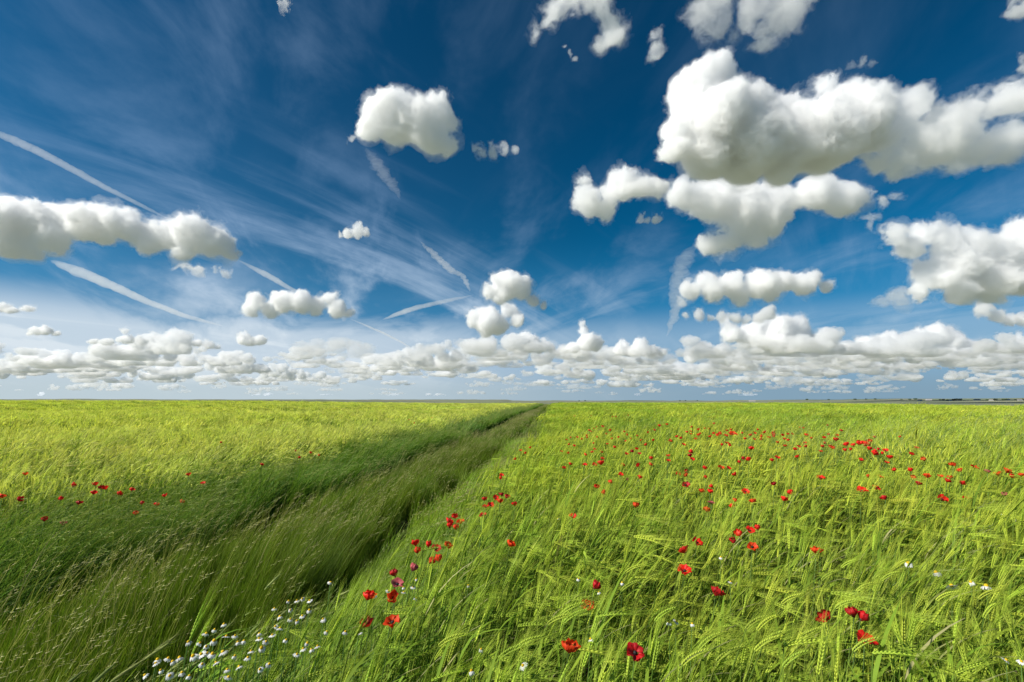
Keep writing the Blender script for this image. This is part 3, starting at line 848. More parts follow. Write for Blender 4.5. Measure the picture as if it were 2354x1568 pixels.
B0 = lib('barley_plant', [lambda pm, r: barley(pm, r)] * 9)
B0L = lib('ripening_barley_plant', [lambda pm, r: barley(pm, r, ear='ear_left', awn='awn_left')] * 5)
B1 = lib('barley_tuft', [clump(6, .07, barley, lod=1, wide=1.3)] * 6)
B1L = lib('ripening_barley_tuft', [clump(6, .07, barley, lod=1, wide=1.3, ear='ear_left', awn='awn_left')] * 6)
B2 = lib('barley_patch', [clump(16, .22, barley, lod=2, wide=2.2)] * 5)
B2L = lib('ripening_barley_patch', [clump(16, .22, barley, lod=2, wide=2.2, ear='ear_left', awn='awn_left')] * 5)
B3 = lib('barley_sward', [clump(40, .75, barley, lod=2, wide=6.0)] * 4)
B3L = lib('ripening_barley_sward', [clump(40, .75, barley, lod=2, wide=6.0, ear='ear_left', awn='awn_left')] * 4)
G0 = lib('meadow_grass_tuft', [clump(3, .05, grass, H=.56, wd=.0032, blades=8, head='head', headp=.28, lean=.3)] * 8)
G1 = lib('meadow_grass_bunch', [clump(7, .14, grass, H=.54, wd=.0055, blades=7, head='head', headp=.25, wide=1.2, n=3)] * 6)
G2 = lib('meadow_grass_sward', [clump(14, .28, grass, H=.50, wd=.016, blades=6, head='head', headp=.3, wide=2.6, n=2)] * 4)
C0 = lib('couch_grass_tuft', [clump(3, .06, grass, H=.80, wd=.0055, blades=6, mk='blade_blue', lean=.6, head='head_green', headp=.5)] * 6)
C1 = lib('couch_grass_bunch', [clump(8, .14, grass, H=.80, wd=.009, blades=6, mk='blade_blue', lean=.6, head='head_green', headp=.4, wide=1.5, n=3)] * 5)
C2 = lib('couch_grass_sward', [clump(14, .28, grass, H=.80, wd=.02, blades=6, mk='blade_blue', lean=.5, head='head_green', headp=.4, wide=3.5, n=2)] * 4)
V0 = lib('verge_grass_tuft', [clump(3, .06, grass, H=.42, wd=.0045, blades=7, mk='blade_bright', lean=.45, head='head_green', headp=.35)] * 6)
V1 = lib('verge_grass_bunch', [clump(8, .16, grass, H=.45, wd=.008, blades=6, mk='blade_bright', lean=.5, head='head', headp=.5, wide=1.4, n=3)] * 5)
F0 = lib('wall_barley_spike', [lambda pm, r: foxtail(pm, r)] * 5)

scatter('barley_crop', 'bright green bearded barley filling the field right of the wheel track',
    [(B0, scatter_pts(.75, 5.0, 420, -.72, 99), 1.0, .07), (B1, scatter_pts(5, 14, 75, -.72, 99), 1.0, .08),
     (B2, scatter_pts(14, 45, 9, -.72, 99, .2), 1.0, .10), (B3, scatter_pts(45, 185, 1.0, -.4, 999, .3), 1.0, .06)])
scatter('ripening_barley_crop', 'yellow green ripening barley filling the field left of the track',
    [(B0L, scatter_pts(3.2, 6.0, 260, -99, -4.55), 1.0, .18), (B1L, scatter_pts(6, 15, 62, -99, -4.55), 1.0, .18),
     (B2L, scatter_pts(15, 45, 9, -99, -4.6, .2), 1.0, .18), (B3L, scatter_pts(45, 185, 1.0, -999, -4.9, .3), 1.0, .10)])
scatter('track_grass', 'tall olive grass growing on the ridge between the two wheel ruts',
    [(G0, scatter_pts(.7, 5, 430, -3.05, -1.86, .12), 1.0, .12), (G1, scatter_pts(5, 17, 90, -3.02, -1.90, .08), 1.0, .12),
     (G2, scatter_pts(17, 60, 22, -2.9, -1.95, .05), 1.0, .08), (G2, scatter_pts(60, 180, 7, -2.9, -1.95, .05), 1.0, .08)])
scatter('field_edge_grass', 'dark blue green grass band between left rut and ripening barley',
    [(C0, scatter_pts(1.5, 6, 240, -4.7, -3.55, .08), 1.0, .22), (C1, scatter_pts(6, 18, 60, -4.7, -3.58, .06), 1.0, .22),
     (C2, scatter_pts(18, 60, 17, -4.8, -3.75, .05), 1.0, .12), (C2, scatter_pts(60, 180, 6, -5., -3.8, .06), .95, .12),
     (G0, scatter_pts(1.2, 10, 60, -3.55, -3.1, .04), .42, .1)])
scatter('verge_grass', 'fresh green grass verge between the right rut and the barley',
    [(V0, scatter_pts(.75, 5, 360, -1.58, -.62, .16), 1.0, .14), (V1, scatter_pts(5, 17, 80, -1.52, -.6, .08), 1.05, .14),
     (G2, scatter_pts(17, 60, 9, -1.5, -.5, .1), .85, .08), (G2, scatter_pts(60, 180, 3, -1.5, -.35, .1), .9, .08),
     (F0, scatter_pts(.9, 3.2, 75, -1.75, -.45, .08), 1.15, .12), (V0, scatter_pts(.8, 3.4, 190, -2.0, -1.4, .05), .85, .1), (G0, scatter_pts(1.2, 14, 16, -1.95, -1.5, .03), .42, .1)])

def weed_pts(y0, y1, dens):
    x, y = scatter_pts(y0, y1, dens, -.3, 99, .1)
    f = sst(y, 4.5, 6.5) * (1 - sst(y, 9.5, 13)) * sst(n2(x, y, 2.2, 5.) + .25 * n2(x, y, .7, 2.), -.05, .35)
    f = np.maximum(f, .5 * sst(n2(x, y, 1.4, 15.), .35, .6))
    k = rs.random_sample(len(x)) < f
    return x[k], y[k]
scatter('field_weeds', 'blue green weeds growing through the barley under the poppy belt',
    [(C0, weed_pts(2.5, 8, 42), 1.18, .02), (C1, weed_pts(8, 20, 12), 1.18, .02)])
# ------------------------------------------------------------------ poppies
def simple_mat(name, col, col2=None, trans=.3, rough=.5, scale=60, spec=.2, bump=0.0):
    m = bpy.data.materials.new(name); m.use_nodes = True
    t = NT(m.node_tree); t.n.clear()
    tcn = t.new('ShaderNodeTexCoord'); nz = t.noise(tcn.outputs['Object'], scale, 3, .6)
    oi = t.new('ShaderNodeObjectInfo')
    c = t.mix(t.ramp(nz, .35, .65), (*col, 1), (*(col2 or [v * .75 for v in col]), 1))
    hsv = t.new('ShaderNodeHueSaturation'); t.put(hsv.inputs['Color'], c); t.put(hsv.inputs['Value'], t.ramp(oi.outputs['Random'], 0, 1, .82, 1.15, False))
    p = t.new('ShaderNodeBsdfPrincipled'); t.put(p.inputs['Base Color'], hsv.outputs[0]); p.inputs['Roughness'].default_value = rough; p.inputs['Specular IOR Level'].default_value = spec
    if bump:
        w = t.noise(t.vmath('MULTIPLY', tcn.outputs['Object'], (1, 1, .25)), 160, 3, .6)
        b = t.new('ShaderNodeBump'); t.put(b.inputs['Height'], w); b.inputs['Distance'].default_value = .002; b.inputs['Strength'].default_value = bump
        t.l.new(b.outputs[0], p.inputs['Normal'])
    o = t.new('ShaderNodeOutputMaterial')
    if trans:
        tr = t.new('ShaderNodeBsdfTranslucent'); t.put(tr.inputs[0], hsv.outputs[0]); mx = t.new('ShaderNodeMixShader'); mx.inputs[0].default_value = trans
        t.l.new(p.outputs[0], mx.inputs[1]); t.l.new(tr.outputs[0], mx.inputs[2]); t.l.new(mx.outputs[0], o.inputs[0])
    else: t.l.new(p.outputs[0], o.inputs[0])
    return m
M['petal_red'] = simple_mat('poppy_petal_scarlet', (.84, .028, .012), (.66, .014, .010), .35, .45, 45, .25, .5)
M['petal_orange'] = simple_mat('poppy_petal_orange_red', (.80, .075, .012), (.66, .04, .01), .35, .5, 45, .2, .5)
M['petal_dark'] = simple_mat('poppy_petal_dark_crimson', (.52, .012, .012), (.30, .008, .012), .25, .5, 45, .25, .5)
M['petal_faded'] = simple_mat('poppy_petal_faded_mauve', (.58, .13, .14), (.36, .05, .07), .3, .6, 45, .2, .5)
M['pod'] = simple_mat('poppy_heart_black', (.018, .014, .022), (.04, .05, .03), 0, .6, 120)
M['poppy_stem'] = simple_mat('poppy_stem_green', (.12, .22, .05), (.16, .26, .07), .1, .6, 30)
M['daisy_white'] = simple_mat('daisy_petal_white', (.82, .82, .80), (.74, .75, .74), .3, .5, 80)
M['daisy_yellow'] = simple_mat('daisy_disc_yellow', (.78, .50, .015), (.60, .36, .01), 0, .7, 500)
M['daisy_stem'] = simple_mat('daisy_stem_green', (.10, .20, .045), (.14, .26, .06), .15, .6, 30)

def petal_mesh(r, kind, k, mat, fine=True):
    """one crumpled petal, rooted at the origin; kind: cup, open, fold"""
    nu, nv = (7, 8) if fine else (4, 4)
    L = .036 * r.uniform(.9, 1.1); Wd = 1.15 * r.uniform(.9, 1.1); a0 = k * math.pi / 2 + r.uniform(-.15, .15)
    lift = {'cup': 1.18, 'open': .95, 'fold': 1.38}[kind] + r.uniform(-.15, .15) + (0.16 if k % 2 else 0)
    ph = r.uniform(0, 9); vs = []; fs = []
    for i in range(nu + 1):
        f = i / nu
        for j in range(nv + 1):
            g = j / nv * 2 - 1
            a = a0 + g * Wd * (.55 + .45 * f) * (1 if kind != 'fold' else .9)
            rad = L * (f ** .75) * (1 - .16 * g * g * f) * (1 + .06 * math.sin(g * 7 + ph) * f)
            el = lift * (1 - .35 * f if kind == 'open' else 1 - .10 * f) + (.35 * f * f if kind == 'fold' else (.12 * f if kind == 'cup' else 0))
            el += .13 * math.sin(g * 5.3 + ph + f * 2) * f + .07 * math.sin(g * 11 + 2 * ph) * f
            hor = rad * math.cos(el) + .002; vert = rad * math.sin(el)
            if kind != 'open': hor = max(hor, 0) + .010 * math.sin(f * 2.6) * 1.25
            vs.append((hor * math.cos(a), hor * math.sin(a), vert + .002 * math.sin(9 * g + ph) * f))
    for i in range(nu):
        for j in range(nv):
            q = i * (nv + 1) + j; fs.append((q, q + 1, q + nv + 2, q + nv + 1))
    return vs, fs

def mk_mesh(name, parts):
    """parts: list of (verts, faces, material key) joined in one mesh"""
    V = []; F = []; MI = []; mats = []
    for vs, fs, mk in parts:
        if mk not in mats: mats.append(mk)
        b = len(V); V += [tuple(v) for v in vs]; F += [tuple(b + q for q in f) for f in fs]; MI += [mats.index(mk)] * len(fs)
    me = bpy.data.meshes.new(name); me.from_pydata(V, [], F)
    for mk in mats: me.materials.append(M[mk])
    me.polygons.foreach_set('material_index', MI); me.polygons.foreach_set('use_smooth', [True] * len(F)); me.update()
    return me

def pod_shape(sc=1.0):
    vs = []; fs = []; n = 8; prof = [(.001, 0), (.0055, .003), (.0062, .008), (.0045, .012), (.0065, .0135), (.0005, .0145)]
    for (rr, z) in prof:
        for k in range(n): vs.append((rr * sc * math.cos(k * 6.2832 / n), rr * sc * math.sin(k * 6.2832 / n), z * sc))
    for i in range(len(prof) - 1):
        for k in range(n): fs.append((i * n + k, i * n + (k + 1) % n, (i + 1) * n + (k + 1) % n, (i + 1) * n + k))
    return vs, fs
KINDS = ['cup', 'cup', 'open', 'fold', 'cup', 'open']
PET = {}
for mk in ('petal_red', 'petal_orange', 'petal_dark', 'petal_faded'):
    for i, kd in enumerate(KINDS):
        r_ = random.Random(i * 5 + 1)
        PET[mk, i] = [mk_mesh('petal', [(*petal_mesh(r_, kd, k, mk), mk)]) for k in range(4)]
SMALL = {}
for mk in ('petal_red', 'petal_orange', 'petal_dark', 'petal_faded'):
    for i, kd in enumerate(KINDS):
        r_ = random.Random(i * 5 + 1)
        SMALL[mk, i] = mk_mesh('bloom', [(*petal_mesh(r_, kd, k, mk, False), mk) for k in range(4)] + [(*pod_shape(), 'pod')])
POD = mk_mesh('seed_pod', [(*pod_shape(), 'pod')]); 

def stem_mesh(name, base, top, r, mk, rad=.0013, leaf=False, seg=4):
    pm = PM(); b = Vector(base); t_ = Vector(top); L = (t_ - b).length
    mid = b.lerp(t_, .5) + Vector((-.04, 0, .02)) * L
    pts = [b * (1 - f) ** 2 + mid * 2 * f * (1 - f) + t_ * f * f for f in [k / 7 for k in range(8)]]
    pm.tube(pts, [rad * 1.3] * 4 + [rad] * 4, mk, seg)
    if leaf:
        for k in range(5):
            p = pts[1 + k]; a = r.uniform(0, 6.28)
            for j in range(5):
                d = Vector((math.cos(a + (j - 2) * .35), math.sin(a + (j - 2) * .35), r.uniform(.2, .7))).normalized()
                pm.spike(p + d * .004, p + d * r.uniform(.03, .06), .004, Vector((-d.y, d.x, 0)), mk)
    return pm.mesh(name)

def add(name, me, parent=None, loc=None, rot=None, sc=None):
    o = bpy.data.objects.new(name, me); COL.objects.link(o)
    if parent: o.parent = parent
    if loc is not None: o.location = loc
    if rot is not None: o.rotation_euler = rot
    if sc is not None: o.scale = (sc, sc, sc)
    return o

STEMS = []
for k in range(4): STEMS.append(stem_mesh('stem', (-.06 - .03 * k, .02, -.70), (0, 0, 0), random.Random(k), 'poppy_stem', .0014, seg=3))
STEM_S = [stem_mesh('stem', (-.06 - .03 * k, .02, -.70), (0, 0, 0), random.Random(k), 'poppy_stem', .0022, seg=3) for k in range(2)]

def conv(c, cx, cy, s):
    a, b, k = {1: (0, 980.8, .3745), 2: (735.6, 980.8, .3745), 3: (1532.5, 980.8, .3746), 4: (1164.7, 888.9, .2604), 5: (1740.9, 888.9, .2604), 6: (735.6, 888.9, .2737)}[c]
    return a + cx * k, b + cy * k, s * k

D, O, P_, F_ = 'petal_dark', 'petal_orange', 'petal_dark', 'petal_faded'
# the poppies one can tell apart: crop, x, y, size, colour, kind, label
NEAR = [
 (2,447,1275,100,None,2,'largest ragged scarlet poppy with spread petals at the lower left of the barley edge'),
 (2,301,1284,66,D,0,'dark red poppy just left of the largest ragged poppy, low on the verge'),
 (2,287,1118,64,None,0,'red cup shaped poppy standing above the dark one at the verge daisies'),
 (2,461,1008,42,D,3,'small dark crimson poppy among daisies where the verge meets the barley'),
 (2,562,972,30,F_,3,'faded pinkish poppy behind the small dark crimson one by the daisies'),
 (2,586,803,50,None,0,'upper red poppy of a tight pair on the left barley edge'),
 (2,596,848,32,O,3,'lower orange red poppy of the tight pair on the left barley edge'),
 (2,664,815,26,None,3,'tiny red closed poppy between the tight pair and the dark spread one'),
 (2,709,833,48,D,2,'dark red wide open poppy right of the tiny closed one'),
 (2,668,920,50,None,3,'left one of two tall folded red poppies below the dark spread one'),
 (2,729,908,45,None,3,'right one of two tall folded red poppies below the dark spread one'),
 (2,830,618,42,None,0,'topmost round red poppy of the cluster of five beside the bent grass'),
 (2,788,655,34,None,0,'upper left red poppy of the cluster of five beside the bent grass'),
 (2,795,684,34,None,3,'lower left red poppy of the cluster of five, touching the one above'),
 (2,864,650,36,None,2,'flat red poppy at the right of the cluster of five'),
 (2,836,695,36,None,3,'lowest red poppy of the cluster of five beside the bent grass'),
 (2,1162,806,36,O,0,'lone orange red poppy in the barley left of the picture middle'),
 (2,1551,617,52,None,2,'lone wide red poppy above the bottom middle of the field'),
 (2,1940,527,60,None,3,'large tear shaped red poppy right of the lone wide one'),
 (2,1748,462,42,None,3,'lower poppy of three in a triangle left of the tear shaped poppy'),
 (2,1699,422,38,None,0,'left poppy of three in a triangle left of the tear shaped poppy'),
 (2,1790,394,40,None,3,'top poppy of three in a triangle left of the tear shaped poppy'),
 (2,1653,1170,62,None,0,'red poppy with a dark blotch in the lower middle barley'),
 (2,1680,1090,22,P_,3,'small purple bud coloured poppy above the one with a dark blotch'),
 (2,1933,1467,84,D,2,'big dark red drooping poppy near the bottom edge, right of centre'),
 (2,1528,1519,52,O,0,'orange red poppy cut close to the bottom edge in the middle'),
 (2,1726,270,46,None,0,'round red poppy with a smaller one tucked under it in the mid field'),
 (3,185,758,68,None,2,'large bright red poppy, upper one of a slanting row of three right of centre'),
 (3,117,818,58,None,0,'middle red poppy of a slanting row of three right of centre'),
 (3,113,942,84,None,2,'lowest and biggest poppy of a slanting row of three right of centre'),
 (3,300,1090,60,D,0,'dark centred red poppy to the lower right of the slanting row of three'),
 (3,510,680,60,None,2,'left bright poppy of two overlapping in the right half of the field'),
 (3,562,672,56,None,3,'right darker poppy of two overlapping in the right half of the field'),
 (3,456,735,52,None,0,'single red poppy below left of the overlapping pair'),
 (3,412,780,26,D,3,'small dark red bud below the single poppy left of the overlapping pair'),
 (3,530,818,36,O,2,'pale orange poppy half sunk in the barley under the overlapping pair'),
 (3,922,858,40,O,0,'orange poppy sunk in the barley halfway across the right field'),
 (3,1219,1398,112,None,2,'biggest poppy low at the right, tilted with two broad red lobes'),
 (3,1197,1303,48,D,3,'purple red half closed poppy just above the biggest one at the right'),
 (3,1160,1283,32,P_,3,'purple closed poppy left of the half closed one at the right'),
 (3,1006,1305,50,D,0,'dark red poppy on a straight stem left of the biggest one'),
 (3,249,578,42,None,0,'round red poppy alone in the barley, right of the tear shaped one'),
 (3,719,506,46,None,0,'lower left poppy of the tall pair on the pale barley at the right'),
 (3,771,446,56,None,3,'upper right poppy of the tall pair on the pale barley at the right'),
 (3,950,366,48,None,2,'wide red poppy with drooping edges on a long thin stem'),
 (3,1197,429,62,None,2,'large red fan shaped poppy with a dark heart in the right field'),
 (3,1286,431,46,None,2,'smaller orange red fan poppy right of the large fan shaped one'),
 (3,1687,480,62,None,2,'red poppy split in two lobes near the right side of the field'),
 (3,1846,501,34,None,2,'small flat red poppy right of the two lobed one'),
 (3,2086,473,40,F_,3,'pale mauve fading poppy close to the right photo edge'),
 (3,119,408,52,D,2,'half withered poppy with a dark centre in the mid field'),
]
MID = {2: [(788,812,18),(793,672,24),(1001,606,34,D),(1007,502,34),(1078,489,30),(1118,470,22,D),(1143,485,22,D),(1105,516,24),(1044,537,30),(1016,549,26),(1197,536,32),(1113,341,24),(1107,362,28),(1203,233,22),(472,1070,30,F_),(453,1157,30,O),(1533,269,26),(1495,291,22),(1626,274,20),(1683,273,18),(1483,183,18),(1263,193,16),(1291,157,16),(1230,175,14)],
 3: [(276,528,28,F_),(215,452,34),(268,455,22),(288,419,34),(422,513,34),(409,553,32),(534,521,38),(488,453,42),(1348,500,22,D),(1544,402,28,D),(1603,357,48),(1519,364,20),(1683,354,34),(1722,384,32),(1745,365,34),(1815,401,30),(1401,313,28),(1508,313,26),(1890,297,42),(1811,318,36),(1973,326,28,F_),(2040,345,48),(2088,325,42),(2125,357,40),(2180,350,36),(1757,278,38),(1588,246,42),(1508,208,32),(1535,162,22),(1190,244,28),(1373,232,36),(1353,262,28),(1275,207,42),(1327,203,28),(1345,183,34),(1300,175,24),(1280,185,26),(1243,173,32),(1215,147,50),(1180,138,38),(1252,128,38),(1152,153,36),(1108,146,36),(1130,178,28),(1100,182,26),(1040,115,34),(1046,80,20),(1003,158,28),(970,134,24),(957,157,20),(945,188,22),(1035,166,20),(857,82,26),(889,101,16),(850,131,20),(810,156,24),(862,157,20),(876,166,18),(785,176,16),(806,227,28),(678,231,34),(653,250,26),(522,175,36),(510,245,34),(473,238,26,D),(451,262,30),(377,297,20),(333,297,40),(236,301,32),(243,363,28),(163,197,44),(148,221,32,D),(159,241,28),(10,218,22),(11,250,26),(70,338,30),(128,345,28),(127,319,22,D),(428,342,28),(667,405,22,D),(1240,355,22,O),(1310,355,24,O),
     (405,75,40),(369,50,18),(387,70,24),(430,75,16),(465,68,20),(540,65,18),(536,106,22),(520,82,24),(577,108,18,D),(482,106,18),(368,135,28),(385,148,24),(341,149,20),(397,155,16),(290,68,20),(322,70,16),(207,70,16),(148,70,14),(160,75,14),(180,105,16),(146,52,18),(264,38,14),(236,36,14),(90,98,22),(65,90,22),(30,120,16),(105,145,18),(723,106,18),(751,115,16),(683,131,18),(730,155,18),(609,58,14),(670,77,12),(770,72,14),(990,14,18),(841,31,12),(816,28,10),(560,44,10)],
 4: [(916,415,24),(877,448,22),(922,458,20),(1042,431,22),(990,484,24),(1151,471,26),(797,479,22),(568,483,20),(526,502,18),(552,550,28),(592,561,28),(763,539,16),(892,550,18),(930,497,28),(1094,497,22),(1057,523,16),(1192,517,30),(1238,560,20),(1228,547,18),(1248,440,20),(1302,510,26),(778,601,22),(761,628,18),(833,627,16),(951,582,20),(695,654,18),(840,690,24),(773,746,22),(1060,648,32),(1110,625,18,D),(1171,647,26,D),(484,616,22),(541,634,16),(1170,755,34),(1268,751,28),(1287,690,28),(1263,686,18,D),(1021,755,22,O),(1155,598,16),(1006,841,18),(1065,886,26,F_),(1174,870,28),(690,747,22),(745,273,8),(600,275,6),(935,286,8),(965,287,8),(1073,273,8),(1088,330,8),(795,381,10),(768,393,8),(746,425,10),(706,463,10),(1061,460,16),(711,483,14),(660,497,10),(625,479,10),(208,578,20),(168,630,20),(80,686,26)],
 1: [(151,337,26),(437,411,36),(583,404,22),(648,428,30),(622,425,14,D),(570,461,24),(720,464,36),(805,438,34),(365,500,36),(120,508,38,D),(473,527,38,D),(5,487,16),(866,520,20),(955,528,32),(1007,471,20),(1105,505,22),(825,584,22),(268,633,30,D),(380,655,18,F_),(1155,338,14),(1245,387,12),(1605,269,14),(1840,220,24),(1813,176,12),(1902,190,10),(1955,205,10),(1350,122,10)],
 6: [(747,292,10),(941,273,10),(795,325,8)]}

taken = []
def poppy_spot(px, py, spx):
    x, y, z, dep = hit(px, py)
    z = max(z, float(ground_z(x, y)) + .3)
    return x, y, z, float(np.clip(spx * dep / FPX / (.053 if spx < 16 else .058), .9, 1.9))
def poppy(px, py, spx, mk, kind, label, group=None, parts=True):
    r = random.Random(int(px * 13 + py * 7))
    x, y, z, sc = poppy_spot(px, py, spx)
    z += .03 if spx > 20 else .055
    mk = mk or ('petal_orange' if r.random() < .18 else 'petal_red')
    tilt = r.uniform(.1, .8) if kind != 2 else r.uniform(.2, .7)
    rz = r.uniform(0, 6.28)
    rot = Matrix.Rotation(r.uniform(-1.9, -.9) if kind == 2 else r.uniform(-3.1, 3.1), 3, 'Z') @ Matrix.Rotation(tilt, 3, 'Y') @ Matrix.Rotation(rz, 3, 'Z')
    e = rot.to_euler()
    root = bpy.data.objects.new('poppy', None); COL.objects.link(root); root.empty_display_size = .05
    g = float(ground_z(x, y))
    root.location = (x - .08, y, g)
    root['label'] = label; root['category'] = 'poppy'
    if group: root['group'] = group
    off = Vector((.08, 0, z - g))
    if parts:
        for k in range(4): add('petal', PET[mk, kind][k], root, off, e, sc)
        add('seed_pod', POD, root, off, e, sc)
    else:
        add('bloom', SMALL[mk, kind], root, off, e, sc)
    st = add('stem', STEMS[r.randrange(4)] if parts else STEM_S[r.randrange(2)], root, off, (0, 0, r.uniform(-.5, .5)))
    st.scale = (1, 1, (z - g) / .70)
    taken.append((px, py))
    return root
for c, cx, cy_, s, mk, kd, lab in NEAR:
    px, py, spx = conv(c, cx, cy_, s); poppy(px, py, spx, mk, kd, lab)
LEFTG = 'red poppies in the dark grass along the left field edge'
MIDG = 'poppies scattered over the right barley field'
for c in MID:
    for t_ in MID[c]:
        cx, cy_, s = t_[:3]; mk = t_[3] if len(t_) > 3 else None
        px, py, spx = conv(c, cx, cy_, s)
        if any(abs(px - a) < 6 and abs(py - b) < 5 for a, b in taken): continue
        r = random.Random(int(px * 3 + py)); kd = r.choice([0, 1, 4, 3, 4, 2])
        left = px < 735
        tone = {D: 'dark crimson', O: 'orange red', F_: 'faded pinkish'}.get(mk, 'bright red')
        if left: lab = tone + ' poppy showing in the dark grass at the left field edge'
        elif py > 1120: lab = tone + ' poppy above the barley between track and field middle'
        elif px < 1240: lab = tone + ' small poppy near the verge in the middle distance'
        elif px > 2080: lab = tone + ' poppy in the loose row towards the right photo edge'
        elif 1900 < px and 1008 < py < 1080: lab = tone + ' poppy in the dense right hand patch of the poppy belt'
        elif py < 1000: lab = tone + ' tiny far poppy beyond the poppy belt'
        elif py < 1045: lab = tone + ' small poppy in the long belt across the field'
        else: lab = tone + ' poppy in the barley in front of the long belt'
        poppy(px, py, spx, mk, kd, lab, group=(LEFTG if left else MIDG), parts=spx > 13)

r_ = random.Random(77)
for k in range(34):
    px = r_.gauss(1640, 150); py = 1004 + r_.gauss(0, 9) + (px - 1640) * .02
    poppy(px, py, r_.uniform(6, 9), None, r_.choice([0, 1, 4]), 'bright red tiny poppy in the dense drift at the far side of the belt', group=MIDG, parts=False)

# ------------------------------------------------------------------ daisies (mayweed)
def daisy_petals(r, droop):
    vs = []; fs = []; n = 14
    for k in range(n):
        a = k * 6.2832 / n + r.uniform(-.08, .08); d = Vector((math.cos(a), math.sin(a), 0)); s = Vector((-d.y, d.x, 0)); b = len(vs)
        L = .0125 * r.uniform(.85, 1.1); dr = droop * r.uniform(.7, 1.3)
        for f, w in ((0, .0012), (.4, .0022), (.8, .0023), (1, .0012)):
            p = d * (.0042 + L * f * math.cos(dr * f)) + Vector((0, 0, -L * f * math.sin(dr * f)))
            vs += [p - s * w, p + s * w]
        for q in range(3): fs.append((b + 2 * q, b + 2 * q + 1, b + 2 * q + 3, b + 2 * q + 2))
    return vs, fs
def disc_shape():
    vs = []; fs = []; n = 10; prof = [(.0050, -.001), (.0055, .001), (.0045, .0042), (.0025, .0062), (.0003, .0068)]
    for rr, z in prof:
        for k in range(n): vs.append((rr * math.cos(k * 6.2832 / n), rr * math.sin(k * 6.2832 / n), z))
    for i in range(len(prof) - 1):
        for k in range(n): fs.append((i * n + k, i * n + (k + 1) % n, (i + 1) * n + (k + 1) % n, (i + 1) * n + k))
    return vs, fs
DP = [mk_mesh('petals', [(*daisy_petals(random.Random(k), d_), 'daisy_white')]) for k, d_ in enumerate((.55, .9, 1.2, .3, 1.35))]
DD = mk_mesh('centre', [(*disc_shape(), 'daisy_yellow')])
DS = [stem_mesh('stem', (-.04, .02 - .02 * k, -.4), (0, 0, 0), random.Random(k), 'daisy_stem', .0011, leaf=True) for k in range(4)]
DAISY = {1: [(985,1520,30),(1160,1555,34),(1240,1480,30),(1440,1430,30),(1520,1440,30),(1540,1400,28),(1650,1480,28),(1755,1330,28),(1225,1350,26),(1155,1343,40),(1264,1290,36),(1316,1266,30),(1373,1232,34),(1313,1336,50),(1387,1308,40),(1442,1304,32),(1458,1345,34),(1495,1338,36),(1590,1292,26),(1590,1322,30),(1632,1340,32),(1671,1300,28),(1605,1380,52),(1690,1245,30),(1718,1258,36),(1684,1134,26),(1717,1186,36),(1782,1143,28),(1782,1200,32),(1822,1212,34),(1822,1085,24),(1855,1073,30),(1898,1145,34),(1900,1085,24),(1985,1205,26),(1885,1350,36),(1860,1385,24),(1948,1370,26),(1910,1390,24),(1822,1420,28),(1595,1512,34),(1466,1497,36),(1367,1405,46),(1302,1418,50),(1270,1412,36),(1234,1418,42),(1184,1430,50),(1265,1370,36),(1100,1442,46),(1058,1465,40),(1030,1445,40),(965,1452,44),(955,1475,30),(888,1550,38),(1040,1552,40),(1115,1535,40),(1325,1472,28),(1393,1515,30),(1400,1562,40),(1770,1088,28),(1855,1180,24),(2025,970,22)],
 2: [(155,1280,36),(236,1290,36),(40,1280,34),(18,1200,20),(512,1002,26),(571,1000,28),(495,975,24),(590,950,24),(420,1025,22),(338,1055,24),(588,1070,30),(65,972,22),(513,1033,20),(930,1525,48,'white daisy near the bottom edge, left of the one beside it'),(1246,1490,44,'white daisy near the bottom edge under the middle of the barley'),(1855,975,30,'yellow hearted daisy half hidden left of the slanting row of three poppies'),(1587,950,26),(1712,1033,20),(1662,1325,34,'small white daisy right below the poppy with a dark blotch'),(1460,575,20,'tiny white daisy left of the lone wide red poppy'),(910,990,22),(990,1388,24)],
 3: [(1483,850,50,'leftmost and highest of the white daisies in the right field'),(1655,910,60,'largest white daisy of the right field, with drooping petals'),(1752,995,62,'white daisy low between the largest one and the rightmost pair'),(1869,970,38,'small white daisy just left of the rightmost large one'),(1963,995,58,'rightmost large white daisy in the right field'),(333,815,26),(393,968,26),(15,1222,30),(158,1230,26),(60,1215,22),(2136,583,18),(2068,550,18),(2085,1455,24),(2180,1465,30)]}
for c in DAISY:
    for t_ in DAISY[c]:
        cx, cy_, s = t_[:3]; px, py, spx = conv(c, cx, cy_, s)
        r = random.Random(int(px * 3 + py * 11)); x, y, z, dep = hit(px, py)
        g = float(ground_z(x, y)); sc = float(np.clip(spx * dep / FPX / .025, .7, 1.45)); z += .01
        root = bpy.data.objects.new('daisy', None); COL.objects.link(root); root.location = (x - .04, y, g); root.empty_display_size = .03
        root['category'] = 'daisy'
        if len(t_) > 3: root['label'] = t_[3]
        elif c == 1 and cy_ > 1215: root['label'] = 'white daisy in the thick clump at bottom left, ' + ('in its lower left fringe' if px < 420 else 'in its middle' if px < 520 else 'in its upper right part' if cy_ < 1400 else 'in its lower right part'); root['group'] = 'daisies clumped on the verge at bottom left'
        elif c == 1 or (c == 2 and cx < 620): root['label'] = 'white daisy trailing up the verge between clump and poppies'; root['group'] = 'daisies trailing along the verge'
        else: root['label'] = 'small white daisy sunk among the barley of the right field'; root['group'] = 'daisies sunk in the barley'
        off = Vector((.04, 0, z - g)); e = (r.uniform(-.25, .75), r.uniform(-.1, .5), r.uniform(0, 6))
        add('petals', DP[r.randrange(5)], root, off, e, sc); add('centre', DD, root, off, e, sc)
        st = add('stem', DS[r.randrange(4)], root, off, (0, 0, r.uniform(-.6, .6))); st.scale = (1, 1, (z - g) / .4)

